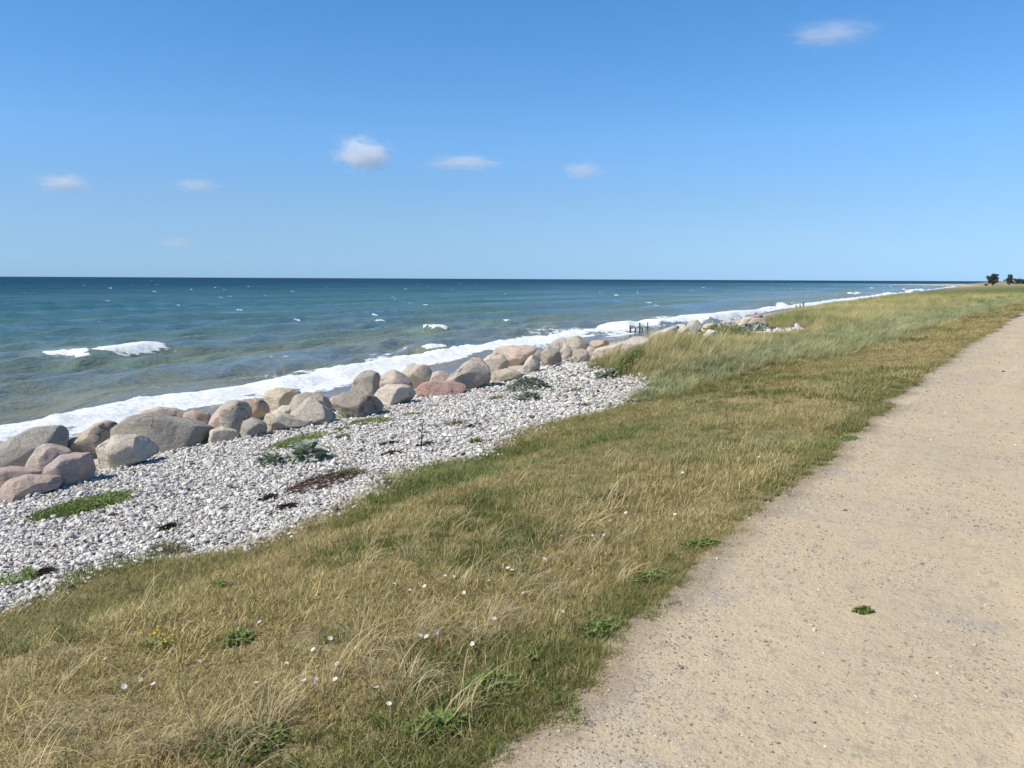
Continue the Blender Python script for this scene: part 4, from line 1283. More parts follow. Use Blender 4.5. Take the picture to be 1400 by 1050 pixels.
PX, PY, PS = [], [], []
for lo, hi, dens, s0 in ((4, 9.5, 2300, 0.0325), (9.5, 14, 1400, 0.038), (14, 20, 750, 0.048), (20, 30, 230, 0.075), (30, 60, 40, 0.14)):
    X, Y = field(lo, hi, dens, 42)
    k = (X < x_shin(X, Y) + 0.35 * rng.random(len(X)) ** 3) & (X > kn(K_BOUL, Y) - 1.6 * rng.random(len(X)) ** 2 - 0.3) | (patch_mask(X, Y) & (X < kn(K_PATH, Y)))
    X, Y = X[k], Y[k]
    PX.append(X); PY.append(Y); PS.append(s0 * np.exp(rng.normal(0, 0.33, len(X))))
X, Y, size = np.concatenate(PX), np.concatenate(PY), np.concatenate(PS)
n = len(X)
big = rng.random(n) > 0.988
size = np.where(big, size * 1.7, size)
rot = np.stack([rng.normal(0, 0.42, n), rng.normal(0, 0.42, n), rng.uniform(0, 6.28, n)], 1)
Z = height(X, Y) + size * rng.uniform(-0.05, 0.42, n)
scatter("shingle", np.stack([X, Y, Z], 1), rot, np.stack([size] * 3, 1), rng.integers(0, 8, n), stone_tints(n, "shingle"), STONES, "white and grey pebbles of the shingle beach", "shingle")
# pebbles thrown up into the edge of the turf
PX, PY, PS = [], [], []
for lo, hi, dens, s0 in ((1.2, 3.2, 3200, 0.0085), (3.2, 5.5, 2000, 0.0098), (5.5, 9, 950, 0.0125), (9, 16, 300, 0.018), (16, 34, 45, 0.028)):
    X, Y = field(lo, hi, dens, 44)
    xe = x_path(Y)
    dens_n = 0.22 + 0.78 * sst(0.48, 0.68, fbm(X * 1.7, Y * 1.3, 93, 3)) + 0.5 * sst(1.0, 0.25, X - xe)
    k = (X > xe + 0.02) & (X < xe + 4.6) & (rng.random(len(X)) < dens_n)
    X, Y = X[k], Y[k]
    PX.append(X); PY.append(Y); PS.append(0.88 * s0 * np.exp(rng.normal(0, 0.36, len(X))))
X, Y, size = np.concatenate(PX), np.concatenate(PY), np.concatenate(PS)
n = len(X)
rot = np.stack([rng.normal(0, 0.3, n), rng.normal(0, 0.3, n), rng.uniform(0, 6.28, n)], 1)
Z = height(X, Y) + size * rng.uniform(-0.12, 0.18, n)
scatter("path_gravel", np.stack([X, Y, Z], 1), rot, np.stack([size] * 3, 1), rng.integers(0, 8, n), stone_tints(n, "path"), STONES, "small loose stones on the sandy path", "gravel")

# ------------------------------------------------------------------ plants on the shingle and along the path
M_KALE = mat_leaf("sea_kale_leaf", (0.20, 0.255, 0.195), (0.33, 0.375, 0.30), 0.2, 0.35)
M_MAT = mat_leaf("sandwort_leaf", (0.17, 0.23, 0.075), (0.24, 0.30, 0.11), 0.35)
M_WEED = mat_leaf("weed_leaf", (0.16, 0.235, 0.065), (0.26, 0.325, 0.10), 0.4)
M_SHRUB = mat_leaf("shrub_leaf", (0.17, 0.205, 0.070), (0.27, 0.275, 0.11), 0.4)
M_LIME = mat_leaf("lime_leaf", (0.15, 0.20, 0.04), (0.21, 0.24, 0.06), 0.3)
M_OLIVE = mat_leaf("olive_leaf", (0.13, 0.135, 0.055), (0.20, 0.18, 0.08), 0.3)
M_DEAD = mat_plain("dead_stems", (0.075, 0.045, 0.03), (0.18, 0.11, 0.075), 30)
M_WRACK = mat_plain("dry_seaweed", (0.030, 0.024, 0.018), (0.075, 0.058, 0.042), 25)
M_PETAL = mat_leaf("white_petal", (0.78, 0.76, 0.74), (0.84, 0.82, 0.78), 0.35, 0.2)
M_LILAC = mat_leaf("lilac_petal", (0.58, 0.50, 0.58), (0.66, 0.59, 0.65), 0.35, 0.2)
M_YELLOW = mat_leaf("yellow_petal", (0.62, 0.44, 0.02), (0.70, 0.52, 0.04), 0.25, 0.2)
M_STALK = mat_leaf("stalk", (0.13, 0.15, 0.05), (0.20, 0.18, 0.08), 0.2)


def leaf_mesh(name, L, W, mat, lobes=0, cup=0.25, droop=0.5, seed=0, rows=6):
    """one leaf along +X from its foot: midrib, two halves, wavy or lobed rim"""
    r = np.random.default_rng(seed)
    V, Fq = [], []
    for i in range(rows + 1):
        f = i / rows
        w = W * 0.5 * (math.sin(math.pi * min(f * 0.95 + 0.05, 1.0)) ** 0.75) * (1 + (0.35 * math.sin(f * lobes * math.pi * 2) if lobes else 0)) + 0.0006
        x = L * f
        z = L * (0.55 * f - droop * f * f)
        wob = r.normal(0, 0.05 * W, 2)
        V += [(x, -w, z + cup * w + wob[0]), (x, 0, z), (x, w, z + cup * w + wob[1])]
    for i in range(rows):
        k = 3 * i
        Fq += [(k, k + 1, k + 4, k + 3), (k + 1, k + 2, k + 5, k + 4)]
    return mesh_np(name, np.array(V), np.array(Fq), mat)


def put(ch, name, me, parent, loc, rot, scale):
    o = obj(name, me, parent)
    o.location = loc
    o.rotation_euler = rot
    o.scale = scale
    return o


def plant_joined(name, leaf_defs, n, axes, ang, hgt, parent, seed, mat):
    """a bushy part: many leaves spread through a low mound, one mesh"""
    r = np.random.default_rng(seed)
    VV, FF, k = [], [], 0
    pos = []
    for i in range(n):
        me = leaf_defs[r.integers(len(leaf_defs))]
        V = np.array([v.co[:] for v in me.vertices])
        Fq = np.array([p.vertices[:] for p in me.polygons])
        rr, th = math.sqrt(r.random()), r.uniform(0, 2 * np.pi)
        rr *= 0.75 + 0.35 * r.random()
        px_, py_ = axes[0] * rr * math.cos(th), axes[1] * rr * math.sin(th)
        zz = hgt * (1 - min(rr, 1) ** 2) * r.uniform(0.15, 1.0)
        R = Matrix.Rotation(r.uniform(0, 2 * np.pi) if r.random() < 0.5 else th + r.normal(0, 0.6), 3, 'Z') @ Matrix.Rotation(r.uniform(-0.9, 0.35), 3, 'Y') @ Matrix.Rotation(r.normal(0, 0.4), 3, 'X')
        V = V @ np.array(R).T * r.uniform(0.6, 1.2) + np.array([px_, py_, zz])
        c, s = math.cos(ang), math.sin(ang)
        V = np.stack([V[:, 0] * c - V[:, 1] * s, V[:, 0] * s + V[:, 1] * c, V[:, 2]], 1)
        VV.append(V); FF.append(Fq + k); k += len(V)
    return np.concatenate(VV), np.concatenate(FF)


def ground_follow(V, org):
    w = V.copy()
    w[:, 2] += height(V[:, 0] + org[0], V[:, 1] + org[1]) - org[2]
    return w


KALE = [leaf_mesh("leaf", 0.17, 0.13, M_KALE, 3, 0.5, 0.55, 600 + i) for i in range(4)]
KALE_SMALL = [leaf_mesh("leaf", 0.12, 0.075, M_KALE, 3, 0.5, 0.45, 605 + i) for i in range(4)]
MATL = [leaf_mesh("leaf", 0.035, 0.016, M_MAT, 0, 0.3, 0.3, 610 + i, 3) for i in range(3)]
WEEDL = [leaf_mesh("leaf", 0.045, 0.011, M_WEED, 2, 0.3, 0.6, 620 + i, 5) for i in range(4)]
SMALLW = [leaf_mesh("leaf", 0.030, 0.011, M_WEED, 0, 0.3, 0.5, 630 + i, 4) for i in range(3)]
LIMEL = [leaf_mesh("leaf", 0.06, 0.02, M_LIME, 0, 0.3, 0.4, 640 + i, 4) for i in range(3)]
OLIVEL = [leaf_mesh("leaf", 0.10, 0.008, M_OLIVE, 0, 0.2, 0.6, 650 + i, 4) for i in range(3)]


def plant(name, label, cat, group, x0, y0, x1, y1, depth, hgt, n, leaves, seed, single=False, dz=0.0):
    """a plant spanning the ground between two pixels (its long axis), depth metres across"""
    a, b = at(x0, y0), at(x1, y1)
    c = (a + b) / 2
    c[2] = float(height(c[0], c[1])) + dz
    t = b[:2] - a[:2]
    ang = math.atan2(t[1], t[0])
    root = empty(name, c, label, cat, group)
    ax = (max(np.hypot(*t) / 2, 0.02), depth / 2)
    r = np.random.default_rng(seed)
    if single:
        for i in range(n):
            th = i * 2.39996 + r.normal(0, 0.2)
            rr = math.sqrt((i + 0.5) / n)
            lx, ly = ax[0] * rr * 0.7 * math.cos(th), ax[1] * rr * 0.7 * math.sin(th)
            cx_, cy_ = lx * math.cos(ang) - ly * math.sin(ang), lx * math.sin(ang) + ly * math.cos(ang)
            gz = float(height(c[0] + cx_, c[1] + cy_)) - c[2]
            put(None, "leaf", leaves[r.integers(len(leaves))], root, (cx_, cy_, gz + hgt * (1 - rr ** 2) * 0.75 + 0.01),
                (r.normal(0, 0.25), -0.85 + 0.95 * rr + r.normal(0, 0.15), th + ang + r.normal(0, 0.3)), [r.uniform(0.7, 1.25)] * 3)
    else:
        V, Fq = plant_joined(name, leaves, n, ax, ang, hgt, root, seed, None)
        me = mesh_np("foliage", ground_follow(V, c), Fq, leaves[0].materials[0])
        tag(obj("foliage", me, root), kind="stuff")
    return root


GS = "green plants growing on the shingle"
plant("sea_kale", "blue green sea kale with broad crinkled leaves, nearest of the kale plants", "sea kale", GS, 402, 628, 442, 632, 0.42, 0.20, 46, KALE, 701, True)
plant("sea_kale", "smaller greyish sea kale left of the nearest one", "sea kale", GS, 354, 637, 386, 636, 0.30, 0.12, 44, KALE_SMALL, 702, True)
plant("sea_kale", "widest dark green sea kale, lying below the light egg shaped stone", "sea kale", GS, 684, 537, 760, 529, 0.9, 0.27, 230, KALE_SMALL, 703, True)
plant("sea_kale", "small sea kale just in front of the widest one", "sea kale", GS, 703, 550, 744, 546, 0.5, 0.16, 80, KALE_SMALL, 704, True)
plant("sea_kale", "dark sea kale against the boulders at the end of the shingle", "sea kale", GS, 805, 492, 834, 490, 0.6, 0.26, 90, KALE_SMALL, 705, True)
plant("sea_kale", "low sea kale below the first dune grass", "sea kale", GS, 812, 518, 850, 512, 0.5, 0.12, 30, KALE, 706, True)
plant("sea_sandwort", "long green mat of small leaves on the shingle near the left edge", "plant", GS, 34, 716, 182, 672, 0.80, 0.08, 6000, MATL, 711)
plant("sea_sandwort", "green mat stretching behind the nearest sea kale", "plant", GS, 364, 620, 445, 590, 0.75, 0.07, 3200, MATL, 712)
plant("sea_sandwort", "small green mat above the right end of the stretching mat", "plant", GS, 450, 592, 478, 584, 0.3, 0.04, 600, MATL, 713)
plant("sea_sandwort", "green mat on the shingle below the dark faced boulder", "plant", GS, 488, 584, 528, 572, 0.9, 0.08, 1500, MATL, 714)
plant("sea_sandwort", "narrow green mat right of the one below the dark faced boulder", "plant", GS, 545, 570, 582, 566, 0.3, 0.04, 600, MATL, 715)
plant("sea_sandwort", "small dark green sprawl between the mats and the widest kale", "plant", GS, 458, 600, 482, 598, 0.3, 0.06, 420, MATL, 716)
plant("beach_weed", "bushy weed at the foot of the dark faced boulder", "weed", GS, 462, 575, 482, 570, 0.4, 0.22, 260, WEEDL, 717)
plant("beach_weed", "short weed at the right end of the dark faced boulder", "weed", GS, 517, 563, 528, 560, 0.3, 0.14, 120, WEEDL, 718)
plant("beach_weed", "bright yellow green weed on the shingle at the grass edge", "weed", GS, 642, 607, 660, 604, 0.22, 0.06, 160, LIMEL, 719)
plant("beach_weed", "olive tuft on the shingle right of the small kale", "weed", GS, 775, 539, 798, 534, 0.35, 0.08, 260, OLIVEL, 720)
plant("beach_weed", "olive tuft on the shingle in the middle of the beach", "weed", GS, 612, 583, 634, 580, 0.3, 0.07, 240, OLIVEL, 721)
plant("beach_weed", "thin olive tuft left of the widest kale", "weed", GS, 668, 547, 690, 545, 0.25, 0.05, 200, OLIVEL, 722)
plant("beach_weed", "green weed at the right end of the dead stems", "weed", GS, 462, 658, 490, 646, 0.3, 0.08, 260, OLIVEL, 723)
plant("beach_weed", "leafy weed with a yellow head at the left edge, on the shingle near the grass", "weed", GS, 28, 797, 52, 790, 0.2, 0.10, 150, WEEDL, 724)
plant("beach_weed", "green weed at the very left edge of the shingle", "weed", GS, 4, 803, 18, 797, 0.2, 0.10, 90, WEEDL, 725)
plant("beach_weed", "low weed on the shingle where the grass edge begins, left", "weed", GS, 196, 762, 258, 756, 0.22, 0.10, 240, OLIVEL, 726)
plant("shrub", "leafy green shrub at the seaward tip of the dune grass", "shrub", None, 838, 508, 880, 492, 1.6, 0.34, 1500, [leaf_mesh("leaf", 0.075, 0.03, M_SHRUB, 0, 0.3, 0.4, 660 + i, 4) for i in range(3)], 731)
plant("shrub", "green shrub beside the bare shingle patch in the dune", "shrub", None, 965, 464, 1010, 457, 1.8, 0.42, 1400, [leaf_mesh("leaf", 0.09, 0.035, M_SHRUB, 0, 0.3, 0.4, 670 + i, 4) for i in range(3)], 732)
plant("shrub", "dark blue green shrub behind the bare shingle patch", "shrub", None, 1012, 455, 1046, 450, 1.2, 0.22, 260, KALE, 733)
GP = "leafy weeds in the grass and at the path edge"
for i, (x0, y0, x1, y1, dep, h, nn, lv, lab) in enumerate((
        (552, 1006, 640, 990, 0.18, 0.04, 420, WEEDL, "bright green leafy weed by the path, nearest to the bottom edge"),
        (630, 962, 700, 925, 0.18, 0.04, 420, WEEDL, "green leafy weed at the path edge with a yellow flower beside it"),
        (300, 884, 345, 868, 0.14, 0.035, 260, SMALLW, "fresh green clump lying in the grass at left"),
        (795, 875, 838, 850, 0.14, 0.03, 240, SMALLW, "green weed hanging over the path edge, below the grass lobe"),
        (868, 800, 912, 782, 0.14, 0.03, 240, SMALLW, "green weed on the path edge in the middle of the bank"),
        (925, 752, 985, 740, 0.16, 0.03, 260, SMALLW, "dark green weed at the tip of a grass lobe on the path"),
        (1138, 604, 1172, 598, 0.2, 0.03, 200, SMALLW, "far green weed on the path edge"),
        (270, 1030, 400, 1000, 0.28, 0.03, 420, SMALLW, "green patch under the arching straw at the bottom"),
        (690, 790, 735, 778, 0.12, 0.05, 100, SMALLW, "green clump in the straw beside the white flowers"),
        (800, 690, 860, 684, 0.2, 0.06, 120, OLIVEL, "brownish clump in the middle of the short grass"))):
    plant("leafy_weed", lab, "weed", GP, x0, y0, x1, y1, dep, h, nn, lv, 740 + i)
plant("path_weed", "single green weed growing alone on the sandy path", "weed", None, 1168, 838, 1190, 835, 0.045, 0.018, 90, SMALLW, 760)


# dead stems, dry seaweed and a dry stalk on the shingle
def sticks(name, label, cat, group, x0, y0, x1, y1, depth, hgt, n, L, rad, mat, seed):
    a, b = at(x0, y0), at(x1, y1)
    c = (a + b) / 2
    c[2] = float(height(c[0], c[1]))
    t = b[:2] - a[:2]
    ang = math.atan2(t[1], t[0])
    r = np.random.default_rng(seed)
    V, Fq = [], []
    for i in range(n):
        rr, th = math.sqrt(r.random()), r.uniform(0, 6.28)
        ux, uy = np.hypot(*t) / 2 * rr * math.cos(th), depth / 2 * rr * math.sin(th)
        p = np.array([ux * math.cos(ang) - uy * math.sin(ang), ux * math.sin(ang) + uy * math.cos(ang), 0.02 + hgt * r.random() * (1 - rr * rr)])
        az, el = ang + r.normal(0, 0.6), r.normal(0.05, 0.25)
        l = L * r.uniform(0.5, 1.3)
        k = len(V)
        for s in range(4):
            rr_ = rad * (1.1 - s * 0.25)
            sd = np.array([-math.sin(az), math.cos(az), 0])
            up = np.array([0, 0, 1.0])
            for q in range(3):
                a_ = q * 2.094
                V.append(p + sd * rr_ * math.cos(a_) + up * rr_ * math.sin(a_))
            p = p + l / 3 * np.array([math.cos(az) * math.cos(el), math.sin(az) * math.cos(el), math.sin(el)])
            az += r.normal(0, 0.35); el += r.normal(-0.1, 0.2)
        for s in range(3):
            for q in range(3):
                Fq.append((k + 3 * s + q, k + 3 * s + (q + 1) % 3, k + 3 * s + 3 + (q + 1) % 3, k + 3 * s + 3 + q))
    V = ground_follow(np.array(V), c)
    return tag(obj(name, mesh_np(name, V, np.array(Fq), mat), loc=c), label, cat, group)


sticks("dead_plant", "reddish brown heap of dead stems on the shingle, below the nearest sea kale", "dead plant", None, 392, 680, 482, 646, 0.55, 0.08, 420, 0.20, 0.004, M_DEAD, 801)
GW = "dry dark wisps on the shingle"
for i, (x0, y0, x1, y1, d, lab) in enumerate((
        (215, 729, 236, 722, 0.14, "dark dry wisp on the shingle above the grass at left"),
        (352, 687, 376, 681, 0.18, "dark wisp left of the dead stems"),
        (376, 699, 402, 694, 0.16, "dark wisp below the dead stems"),
        (520, 625, 545, 620, 0.18, "dark wisp between the dead stems and the dry stalk"),
        (518, 612, 540, 606, 0.2, "grey green dry wisp left of the dry stalk"),
        (568, 612, 590, 607, 0.2, "dark wisp at the foot of the dry stalk"),
        (634, 587, 656, 582, 0.2, "dark wisp right of the olive tuft in mid beach"),
        (784, 560, 806, 553, 0.22, "dark wisp near the grass at the right end of the shingle"),
        (50, 790, 62, 786, 0.12, "dark wisp beside the leafy weed at the left edge"))):
    sticks("dry_seaweed", lab, "seaweed", GW, x0, y0, x1, y1, d, 0.05, 60, 0.11, 0.006, M_WRACK, 810 + i)


def tube(name, pts, radii, mat, sides=6):
    V, Fq = [], []
    P = [np.array(p, float) for p in pts]
    for i, p in enumerate(P):
        d = P[min(i + 1, len(P) - 1)] - P[max(i - 1, 0)]
        d /= np.linalg.norm(d)
        a = np.cross(d, [0.3, 0.9, 0.2]); a /= np.linalg.norm(a)
        b = np.cross(d, a)
        for q in range(sides):
            t = q * 2 * np.pi / sides
            V.append(p + radii[i] * (a * math.cos(t) + b * math.sin(t)))
    for i in range(len(P) - 1):
        for q in range(sides):
            Fq.append((i * sides + q, i * sides + (q + 1) % sides, (i + 1) * sides + (q + 1) % sides, (i + 1) * sides + q))
    k = len(V)
    V.append(P[-1] + 0.0)
    for q in range(sides):
        Fq.append((k - sides + q, k - sides + (q + 1) % sides, k, k))
    return V, Fq


def tri_quads(name, V, Fq, mat):
    me = bpy.data.meshes.new(name)
    me.from_pydata([tuple(v) for v in V], [], [f[:3] if f[2] == f[3] else f for f in Fq])
    me.materials.append(mat)
    for p in me.polygons:
        p.use_smooth = True
    return me


g = at(575, 612)
root = empty("dry_stalk", g, "thin dead stalk standing upright on the white shingle", "stalk")
V, Fq = tube("stem", [(0, 0, -0.03), (0.01, 0.01, 0.10), (0.03, 0.0, 0.22), (0.02, 0.03, 0.36), (0.05, 0.03, 0.44)], [0.009, 0.008, 0.007, 0.006, 0.003], M_WRACK)
obj("stem", tri_quads("stem", V, Fq, M_WRACK), root)
for sp in (((0.01, 0.01, 0.12), (0.06, 0.02, 0.19)), ((0.03, 0, 0.22), (-0.03, -0.03, 0.30)), ((0.02, 0.02, 0.32), (0.07, 0.05, 0.36))):
    V, Fq = tube("twig", [sp[0], (np.array(sp[0]) + np.array(sp[1])) / 2 + [0, 0, 0.01], sp[1]], [0.005, 0.005, 0.003], M_WRACK)
    obj("twig", tri_quads("twig", V, Fq, M_WRACK), root)

# ------------------------------------------------------------------ flowers
def flower_meshes():
    V, Fq = [(0, 0, 0)], []
    n = 15
    for ring, (rr, z) in enumerate(((0.006, 0.004), (0.013, 0.008), (0.0165, 0.0075))):
        for i in range(n):
            a = i * 2 * math.pi / n
            k = 1.0 + (0.10 * math.cos(5 * a) if ring == 2 else 0)
            V.append((rr * k * math.cos(a), rr * k * math.sin(a), z))
    for i in range(n):
        Fq.append((0, 1 + i, 1 + (i + 1) % n, 1 + (i + 1) % n))
        for rg in (0, 1):
            b = 1 + rg * n
            Fq.append((b + i, b + n + i, b + n + (i + 1) % n, b + (i + 1) % n))
    pet = tri_quads("corolla", V, Fq, M_PETAL)
    lil = pet.copy()
    lil.materials.clear()
    lil.materials.append(M_LILAC)
    W, Gq = tube("stalk", [(0, 0, -0.10), (0.006, 0.003, -0.05), (0, 0, 0)], [0.0012, 0.0011, 0.0010], M_STALK, 4)
    return pet, lil, tri_quads("stalk", W, Gq, M_STALK)


PET, LIL, STK = flower_meshes()
WHITE = [(560, 200), (365, 250), (312, 297), (485, 170), (875, 388), (862, 458), (305, 478), (205, 628), (55, 633), (122, 565), (402, 668),
         (462, 745), (215, 552), (180, 432), (168, 490), (100, 485), (668, 122), (730, 130), (770, 135), (695, 150), (632, 182), (790, 175), (870, 152), (940, 155),
         (1030, 95), (1050, 105), (1205, 52), (1105, 212), (820, 212)]
WHITE = [(400 + x / 3.5, 750 + y / 3.5) for x, y in WHITE]
WHITE += [(x / 3.5, 750 + y / 3.5) for x, y in ((1372, 550), (1225, 645), (505, 530), (950, 540), (735, 650), (675, 630), (595, 662))]
WHITE += [(700 + x / 3.5, 550 + y / 3.5) for x, y in ((270, 560), (278, 547), (237, 640), (155, 752), (470, 568), (383, 638), (440, 636), (545, 530), (780, 538), (1145, 262), (1180, 262),
                                                         (1220, 260), (1095, 275), (1030, 290), (990, 290), (815, 338), (55, 912), (500, 440), (640, 432), (580, 442))]
fl = random.Random(3)


def flower(px, py, label, group, pet=PET, cat="flower", size=1.0):
    p = at(px, py, 0.055)
    d = math.hypot(p[0], p[1])
    root = empty("white_flower" if pet is PET else "lilac_flower", (p[0], p[1], p[2] + 0.055), label, cat, group)
    h = obj("corolla", pet, root)
    s = 0.72 * size * fl.uniform(0.7, 1.05) * (1.0 + 0.05 * max(d - 4, 0))
    h.scale = (s, s, s)
    h.rotation_euler = (fl.uniform(-0.7, 0.5), fl.uniform(-0.6, 0.6), fl.uniform(0, 6))
    obj("stalk", STK, root)
    return root


SPOTS = [((426, 914), "small white flower in the loose group beside the lilac pair"), ((500, 815), "small white flower in the straggling row left of the large alone one"),
         ((610, 791), "small white flower in the dense cluster mid bank, above the three large ones"), ((690, 785), "small white flower around the green clump in the straw"),
         ((775, 715), "small white flower in the sprinkle below the brownish clump"), ((845, 680), "small white flower near the brownish clump in the short grass"),
         ((1015, 628), "small white flower in the far row of white dots near the path edge"), ((530, 952), "small white flower low in the straw by the bottom weeds"),
         ((180, 920), "small white flower in the worn turf at left"), ((370, 920), "small white flower left of the lilac pair")]
for (px, py) in WHITE:
    sp_ = min(SPOTS, key=lambda q: (q[0][0] - px) ** 2 + (1.3 * (q[0][1] - py)) ** 2)
    flower(px, py, sp_[1], "white flowers: " + sp_[1].split(" flower ")[1])
for (px, py, lab) in ((574, 869, "left one of three large white flowers side by side in the grass"), (583.5, 871, "middle one of three large white flowers side by side in the grass"),
                      (595.5, 866, "right one of three large white flowers side by side in the grass"), (675.5, 846, "large white flower alone in the pale straw above the path weeds"),
                      (768.5, 837, "white flower closest to the path edge"), (260.5, 851, "white flower farthest left, above the fresh green clump")):
    flower(px, py, lab, None, size=1.25)
for (px, py, lab) in ((428, 934, "pale lilac flower, right one of a close pair"), (432, 929, "pale lilac flower, upper one of a close pair"),
                      (355, 851, "pale lilac flower in the grass behind the fresh green clump, right"), (322, 852, "pale lilac flower in the grass behind the fresh green clump, left")):
    flower(px, py, lab, "lilac flowers in the grass", LIL)


def yellow_clump(px, py, w, n, label, seed):
    c = at(px, py)
    r = random.Random(seed)
    root = empty("yellow_flower_plant", c, label, "flower")
    V, Fq = plant_joined("f", SMALLW, 70, (w, w * 0.7), 0.6, 0.05, root, seed, None)
    tag(obj("foliage", mesh_np("foliage", V, Fq, M_WEED), root), kind="stuff")
    for i in range(n):
        o = obj("flower_head", YEL, root)
        o.location = (r.gauss(0, w * 0.55), r.gauss(0, w * 0.4), 0.06 + 0.03 * r.random())
        o.scale = [r.uniform(0.22, 0.42)] * 3
        o.rotation_euler = (r.uniform(-0.6, 0.6), r.uniform(-0.6, 0.6), 0)


YEL = PET.copy()
YEL.materials.clear()
YEL.materials.append(M_YELLOW)
yellow_clump(213, 888, 0.09, 26, "clump of small yellow flowers in the dry grass at left", 5)
yellow_clump(300, 803, 0.05, 6, "few yellow flowers in the grass below the shingle edge", 6)
yellow_clump(725, 908, 0.012, 2, "single yellow flower at the path edge weed", 7)
yellow_clump(37, 783, 0.03, 4, "yellow flower head on the weed at the left edge of the shingle", 8)

# ------------------------------------------------------------------ old groyne posts
def post(px, ytop, ybot, wpx, label, group, seed):
    g = at(px, ybot)
    D = math.hypot(g[0], g[1]) / math.hypot(*ray(px, ybot)[:2])
    h = (ybot - ytop) / F * D
    w = wpx / F * D / 2
    r = random.Random(seed)
    V, Fq = tube("timber_post", [(0, 0, -0.4), (0, 0, 0.1), (0.01, 0.01, h * 0.6), (r.uniform(-0.03, 0.03), r.uniform(-0.03, 0.03), h * 0.96), (r.uniform(-0.02, 0.02), 0, h)], [w * 1.1, w * 1.05, w, w * 0.85, w * 0.5], M_WOOD, 9)
    return tag(obj("timber_post", tri_quads("timber_post", V, Fq, M_WOOD), loc=g), label, "post", group)


GA, GB = "five old posts on the wet sand", "far posts at the edge of the surf"
post(861.4, 445, 458, 2.2, "leftmost of the five old timber posts by the surf", GA, 1)
post(868, 448.5, 457.6, 2.0, "short second old post, right of the leftmost", GA, 2)
post(874.4, 441.5, 457, 2.2, "thick tall middle post of the five", GA, 3)
post(877.8, 446, 456.5, 1.8, "shorter post right beside the tall middle one", GA, 4)
post(885, 440.5, 455.4, 1.7, "rightmost slim tall post of the five", GA, 5)
post(1098, 413.2, 422, 1.8, "tallest of the far posts at the edge of the surf", GB, 6)
post(1093.6, 416, 422.5, 1.5, "middle far post left of the tallest one", GB, 7)
post(1088.5, 417, 423, 1.3, "shortest far post at the left", GB, 8)

# ------------------------------------------------------------------ far trees
M_CROWN = mat_leaf("crown_leaf", (0.045, 0.065, 0.040), (0.070, 0.092, 0.052), 0.15, 0.2)
M_BARK = mat_plain("bark", (0.06, 0.05, 0.04), (0.10, 0.085, 0.07), 8)


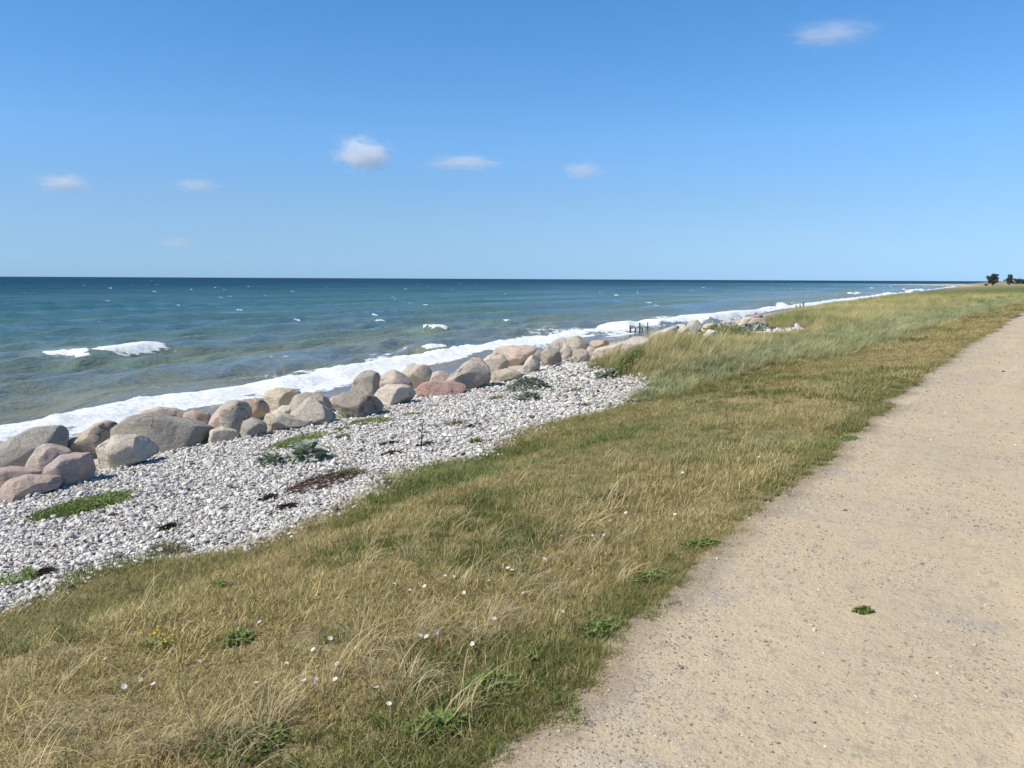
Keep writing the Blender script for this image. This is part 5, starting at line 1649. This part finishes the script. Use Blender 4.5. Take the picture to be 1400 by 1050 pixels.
def tree(px, ytop, ybot, wpx, dist, label, seed, lop=0.0):
    d = ray(px, ybot)
    k = dist / math.hypot(d[0], d[1])
    x, y = d[0] * k, d[1] * k
    gz = float(height(x, y))
    top = EYE + ray(px, ytop)[2] * k
    h = top - gz
    w = wpx / F * k
    root = empty("far_tree", (x, y, gz), label, "tree", "dark trees on the far shore")
    r = np.random.default_rng(seed)
    V, Fq = tube("trunk", [(0, 0, -0.3), (0.1, 0, h * 0.25), (0.25 * lop, 0, h * 0.5), (0.4 * lop, 0, h * 0.8)], [0.35, 0.28, 0.2, 0.06], M_BARK, 8)
    obj("trunk", tri_quads("trunk", V, Fq, M_BARK), root)
    for q in range(4):
        a = q * 1.6 + r.uniform(0, 1)
        V, Fq = tube("limb", [(0.1, 0, h * (0.25 + 0.08 * q)), (w * 0.18 * math.cos(a), w * 0.18 * math.sin(a), h * (0.4 + 0.08 * q)), (w * 0.33 * math.cos(a), w * 0.33 * math.sin(a), h * (0.5 + 0.09 * q))], [0.14, 0.1, 0.04], M_BARK, 6)
        obj("limb", tri_quads("limb", V, Fq, M_BARK), root)
    # crown: leaf-sized faces in uneven clumps
    cl = [(r.normal(0, 0.24) * w, r.normal(0, 0.24) * w, h * r.uniform(0.06, 0.86)) for _ in range(34)]
    VV, FF = [], []
    for (cx_, cy_, cz_) in cl:
        shrink = 1.0 - 0.55 * max(cz_ / h - 0.45, 0) / 0.45
        cx_, cy_ = cx_ * shrink, cy_ * shrink
        rad = 0.19 * w * r.uniform(0.6, 1.15) * (0.6 + 0.4 * shrink)
        for _ in range(190):
            v = r.normal(size=3); v /= np.linalg.norm(v)
            p = np.array([cx_, cy_, cz_]) + v * rad * r.random() ** 0.4 * np.array([1, 1, 0.75])
            a, b = r.normal(size=3), r.normal(size=3)
            a /= np.linalg.norm(a); b -= a * (a @ b); b /= np.linalg.norm(b)
            s = r.uniform(0.12, 0.30) * w / 8
            kk = len(VV)
            VV += [p - a * s, p + b * s * 0.6, p + a * s, p - b * s * 0.6]
            FF.append((kk, kk + 1, kk + 2, kk + 3))
    obj("crown", mesh_np("crown", np.array(VV), np.array(FF), M_CROWN, False), root)


tree(1357, 373.0, 386.5, 17, 430, "broad dark tree on the far shore, left one of two", 21, -0.5)
tree(1380, 373.6, 386.0, 11, 430, "narrow dark tree on the far shore, right one of two", 22, 0.6)


def hedge(px0, px1, ytop, ybot, dist, label, seed):
    r = np.random.default_rng(seed)
    a, b = ray(px0, ybot), ray(px1, ybot)
    A, B = a * dist / math.hypot(a[0], a[1]), b * dist / math.hypot(b[0], b[1])
    c = (A + B) / 2
    gz = float(height(c[0], c[1]))
    h = EYE + ray((px0 + px1) / 2, ytop)[2] * dist / math.hypot(a[0], a[1]) - gz
    VV, FF = [], []
    for _ in range(2600):
        t = r.random()
        p = A + (B - A) * t
        hh = h * (0.65 + 0.5 * fbm(np.array([t * 9.0]), np.array([0.5]), 171, 2)[0])
        p = np.array([p[0] - c[0] + r.normal(0, 1.0), p[1] - c[1] + r.normal(0, 1.2), hh * r.random() ** 0.7])
        u, v = r.normal(size=3), r.normal(size=3)
        u /= np.linalg.norm(u); v -= u * (u @ v); v /= np.linalg.norm(v)
        s = r.uniform(0.15, 0.4)
        kk = len(VV)
        VV += [p - u * s, p + v * s * 0.6, p + u * s, p - v * s * 0.6]
        FF.append((kk, kk + 1, kk + 2, kk + 3))
    tag(obj("hedge", mesh_np("hedge", np.array(VV), np.array(FF), M_CROWN, False), loc=(c[0], c[1], gz)), label, "hedge")


hedge(1386, 1440, 381.5, 386.5, 445, "low dark hedge on the far shore right of the two trees", 31)
